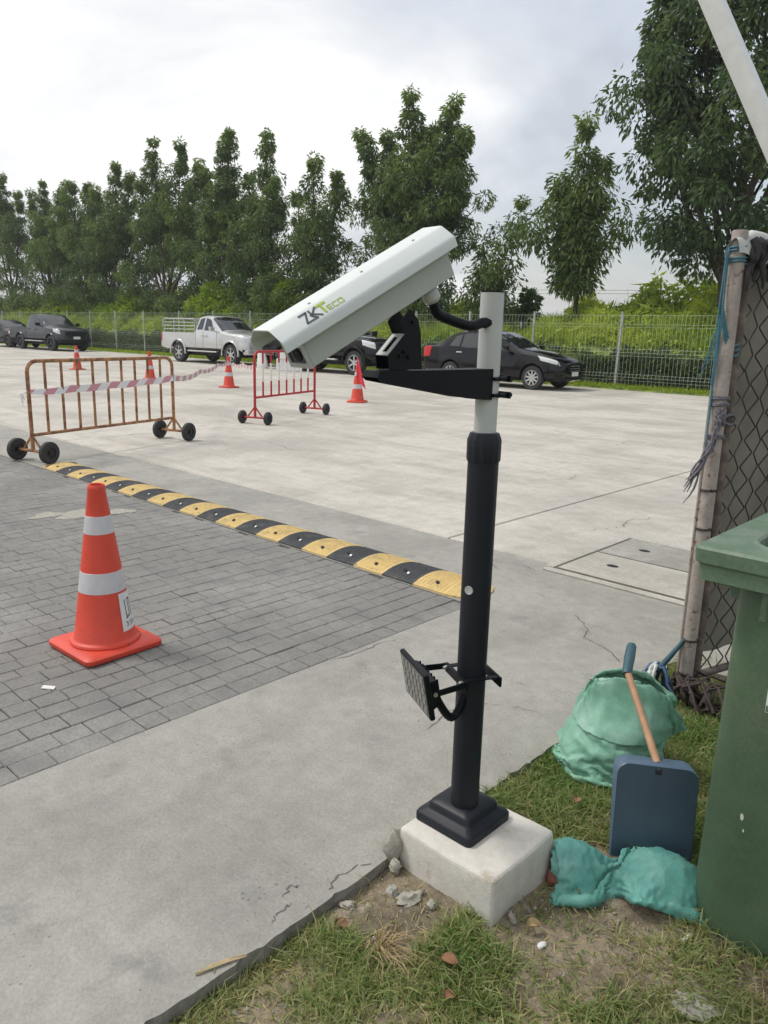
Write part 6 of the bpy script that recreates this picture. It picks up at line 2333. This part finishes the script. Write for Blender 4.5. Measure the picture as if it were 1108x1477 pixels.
def dry_leaf(loc, ln, rz, mt, label, curl=.5, z=0):
    V, F = [], []
    n = 8
    for i in range(n + 1):
        u = i / n
        w = .34 * ln * math.sin(PI * min(1, u * .98 + .01)) ** .8
        for k in (-1, -.5, 0, .5, 1):
            V.append((ln * .72 * (u - .5), w * .72 * k, .20 * ln * curl * (k * k) + .12 * ln * math.sin(PI * u)))
    for i in range(n):
        for k in range(4): F.append((i * 5 + k, (i + 1) * 5 + k, (i + 1) * 5 + k + 1, i * 5 + k + 1))
    b = MB(); b.v, b.f = V, F
    o = tag(b.build('dry_leaf', mt, smooth=180), label, 'leaf', 'dead leaves on the verge')
    o.location = (loc[0], loc[1], soil_z(loc[0], loc[1]) + .006 + z); o.rotation_euler = (.1, .15, rz)


dry_leaf((-.915, 1.245), .062, .5, M['leaf_brown'], 'orange-brown dead leaf lying on the grass in front of the block', z=.02)
dry_leaf((-.845, 1.50), .060, 1.1, M['straw'], 'pale dead leaf standing on edge right of the block', 1.2, z=.008)
dry_leaf((-1.19, 1.155), .055, .3, M['leaf_brown'], 'crumpled brown leaf below the driveway edge', .9)
dry_leaf((-1.02, 2.02), .06, 2.0, M['leaf_brown'], 'dull brown leaf in the grass behind the block', .5, z=.03)
dry_leaf((-.86, 1.18), .05, 1.4, M['leaf_brown'], 'small brown leaf beside the tuft of dead grass', .7, z=.01)

b = MB()
pts = [(-1.300, .80, .004), (-1.293, .835, .007), (-1.280, .875, .007), (-1.262, .915, .004)]
for a, c in zip(pts[:-1], pts[1:]): pass
V, F = [], []
for i, p in enumerate(pts):
    w = (.002, .006, .006, .002)[i]
    V += [(p[0] - w, p[1] + w * .3, p[2]), (p[0], p[1], p[2] + .005), (p[0] + w, p[1] - w * .3, p[2]), (p[0], p[1], p[2] - .004)]
for i in range(3):
    for k in range(4): F.append((4 * i + k, 4 * i + (k + 1) % 4, 4 * i + 4 + (k + 1) % 4, 4 * i + 4 + k))
b.v, b.f = V, F
tag(b.build('bamboo_strip', M['bamboo'], smooth=0), 'split strip of dry bamboo lying on the driveway edge', 'stick')
tag(MB().tube([(-.556, 1.742, -.035), (-.545, 1.775, -.028)], .0055, 10).build('cigarette', M['plastic_white']), 'white cigarette lying at the foot of the green bin', 'cigarette')
b = MB(); b.box((0, 0, 0), (.05, .022, .004)); o = tag(b.build('paper_scrap', M['plastic_white'], smooth=0), 'scrap of pale paper on the pavers in front of the large cone', 'paper'); o.location = (-2.95, 1.183, .004); o.rotation_euler = (.12, .1, .8)
tag(MB().tube([(-1.12, 1.30, -.045), (-1.105, 1.315, -.043)], .004, 6).build('plastic_scrap', M['rope_blue']), 'tiny blue plastic scrap on the bare soil left of the block', 'scrap')


def make_tuft():
    g = random.Random(4)
    b = MB()
    for k in range(70):
        a = g.gauss(.5, 1.6); ln = g.uniform(.02, .085)
        r0 = g.uniform(0, .03)
        d = Vector((math.cos(a) + .5, math.sin(a) + .25, 0))
        p = Vector((r0 * math.cos(a), r0 * math.sin(a), 0))
        pts = [p, p + d * ln * .3 + Vector((g.uniform(-.01, .01), g.uniform(-.01, .01), .018 + .022 * g.random())), p + d * ln * .7 + Vector((g.uniform(-.015, .015), g.uniform(-.015, .015), .03 * g.random() + .008)), p + d * ln + Vector((0, 0, .004))]
        b.tube(pts, [.0010, .0010, .0008, .0004], 4, cap=False)
    o = tag(b.build('grass_tuft', M['straw'], smooth=60), 'tuft of pulled dead straw-coloured grass on the verge', 'grass tuft')
    o.location = (-1.075, 1.165, soil_z(-1.075, 1.165))


make_tuft()


def make_gravel():
    g = np.random.default_rng(5)
    n = 5200
    V, F = [], []
    tet = np.array([(1, 0, 0), (-1, 0, 0), (0, 1, 0), (0, -1, 0), (0, 0, 1), (0, 0, -1)], float)
    fs = [(0, 2, 4), (2, 1, 4), (1, 3, 4), (3, 0, 4), (2, 0, 5), (1, 2, 5), (3, 1, 5), (0, 3, 5)]
    for k in range(n):
        x, y = g.uniform(-1.25, -.1), g.uniform(.6, 3.2)
        s = g.uniform(.0015, .0042) * (2.2 if g.random() < .04 else 1)
        v = tet * s * g.uniform(.6, 1.2, (6, 1)) + np.array([x, y, soil_z(x, y) + s * .3])
        o = len(V)
        V += [tuple(p) for p in v]; F += [(o + a, o + b_, o + c) for a, b_, c in fs]
    b = MB(); b.v, b.f = V, F
    tag(b.build('gravel', M['stone'], smooth=0, fix=False), kind='stuff')


make_gravel()

# ------------------------------------------------------------------ grass on the verge
def make_grass():
    g = np.random.default_rng(9)
    n0 = 400000
    x = g.uniform(-1.258, .9, n0); y = g.uniform(.35, 3.5, n0)
    # patches: lush behind the block, patchy in front, bare near the block and under the sacks
    pn = np.sin(x * 7.3 + 2 * np.sin(y * 3.1)) * np.cos(y * 6.1 + 1.7 * np.sin(x * 4.2)) + .5 * np.sin(x * 17 + y * 13) + .3 * np.sin(x * 29 - y * 31)
    den = np.where(y > 1.80, .95, np.clip(.66 + .55 * pn, .10, 1))
    den = np.where((y > 1.8) & (pn < -.7), .45, den)
    den = np.where((x > -1.26) & (x < -1.0) & (y > 1.15) & (y < 1.46), .03, den)      # bare soil left of the block
    den = np.where((x > -.95) & (x < -.62) & (y > 1.38) & (y < 1.75), .06, den)        # bare soil right of the block
    den = np.where((x > -.80) & (x < -.55) & (y > 1.25) & (y < 1.66) & (pn < .2), .22, den)
    den = np.where((y > 2.85) & (x < -.98), .25, den)
    # along the kerb foot tufts gather
    den = np.where((x < -1.20) & ((y < 1.12) | (y > 1.76)), np.clip(den + .45, 0, 1), den)
    keep = g.uniform(0, 1, n0) < den
    inb = lambda x0, x1, y0, y1: (x > x0) & (x < x1) & (y > y0) & (y < y1)
    bad = inb(-1.265, -.925, 1.43, 1.74) | inb(-.56, .1, 1.82, 2.3) | inb(-.93, -.60, 1.72, 1.93) | (((x + 1.085) / .15) ** 2 + ((y - 2.44) / .18) ** 2 < 1)
    keep &= ~bad
    x, y, pn = x[keep], y[keep], pn[keep]
    n = len(x)
    z = np.array([soil_z(a, b_) for a, b_ in zip(x, y)]) - .002
    lush = np.where(y > 1.8, 1.0, np.clip(.55 + .4 * pn, .35, 1))
    L = g.uniform(.018, .058, n) * (.7 + .5 * lush) * np.where(g.uniform(0, 1, n) < .04, 1.7, 1)
    a = g.uniform(0, 2 * np.pi, n)
    tilt = g.uniform(.25, 1.25, n)
    flat = g.uniform(0, 1, n) < .28
    tilt = np.where(flat, g.uniform(1.25, 1.5, n), tilt)
    D = np.stack([np.cos(a) * np.sin(tilt), np.sin(a) * np.sin(tilt), np.cos(tilt)], 1)
    D2 = unit(D + np.stack([np.cos(a) * .7, np.sin(a) * .7, -g.uniform(.1, .9, n) * np.where(flat, .05, 1)], 1))
    W = unit(np.cross(D, np.stack([g.normal(0, .4, n), g.normal(0, .4, n), np.ones(n)], 1)))
    wd = g.uniform(.0011, .0024, n)
    P = np.stack([x, y, z], 1)
    m_ = P + D * (L * .5)[:, None]
    tp = m_ + D2 * (L * .55)[:, None]
    co = np.stack([P - W * wd[:, None], P + W * wd[:, None], m_ - W * (wd * .9)[:, None], m_ + W * (wd * .9)[:, None], tp], 1).reshape(-1, 3).astype(np.float32)
    i0 = np.arange(n) * 5
    tri = np.stack([i0, i0 + 1, i0 + 3, i0, i0 + 3, i0 + 2, i0 + 2, i0 + 3, i0 + 4], 1).reshape(-1).astype(np.int32)
    me = bpy.data.meshes.new('grass')
    me.vertices.add(5 * n); me.vertices.foreach_set('co', co.ravel())
    me.loops.add(9 * n); me.loops.foreach_set('vertex_index', tri)
    me.polygons.add(3 * n); me.polygons.foreach_set('loop_start', np.arange(3 * n, dtype=np.int32) * 3)
    me.update(calc_edges=True)
    dry = np.clip(np.where(y > 1.8, .16, .30) - .22 * pn * .6 + g.normal(0, .16, n) + np.where(flat, .55, 0) + np.where(g.uniform(0, 1, n) < .08, .5, 0), 0, 1)
    at = me.attributes.new('tint', 'FLOAT', 'FACE')
    at.data.foreach_set('value', np.repeat(dry, 3).astype(np.float32))
    me.materials.append(M['grass'])
    tag(link('grass', me), kind='stuff')
    # grass at the foot of the far fence
    n = 26000
    x = g.uniform(-64, -4, n); y = 20.85 + g.uniform(0, .75, n) ** 1.2
    P = np.stack([x, y, np.full(n, .03)], 1)
    D = unit(np.stack([g.normal(0, .5, n), g.normal(-.3, .5, n), np.full(n, .8)], 1))
    W = unit(np.cross(D, g.normal(size=(n, 3))))
    me = leaf_mesh('verge_grass', P, D, W, .13 * g.uniform(.5, 1.5, n), .022 * np.ones(n), np.clip(g.normal(.3, .25, n), 0, 1))
    me.materials.append(M['weed'])
    tag(link('verge_grass', me), kind='stuff')


make_grass()

# ------------------------------------------------------------------ air
def make_haze():
    m = bpy.data.materials.new('haze'); m.use_nodes = True
    nt = m.node_tree; nt.nodes.clear()
    out = nt.nodes.new('ShaderNodeOutputMaterial')
    pv = nt.nodes.new('ShaderNodeVolumePrincipled')
    pv.inputs['Color'].default_value = (.95, .97, 1, 1)
    pv.inputs['Density'].default_value = HAZE
    pv.inputs['Anisotropy'].default_value = .2
    nt.links.new(pv.outputs[0], out.inputs['Volume'])
    b = MB().box((-350, 450, 17.7), (2304, 2104, 38.0))
    tag(b.build('haze', m, smooth=0), kind='stuff')


HAZE = .0007
make_haze()
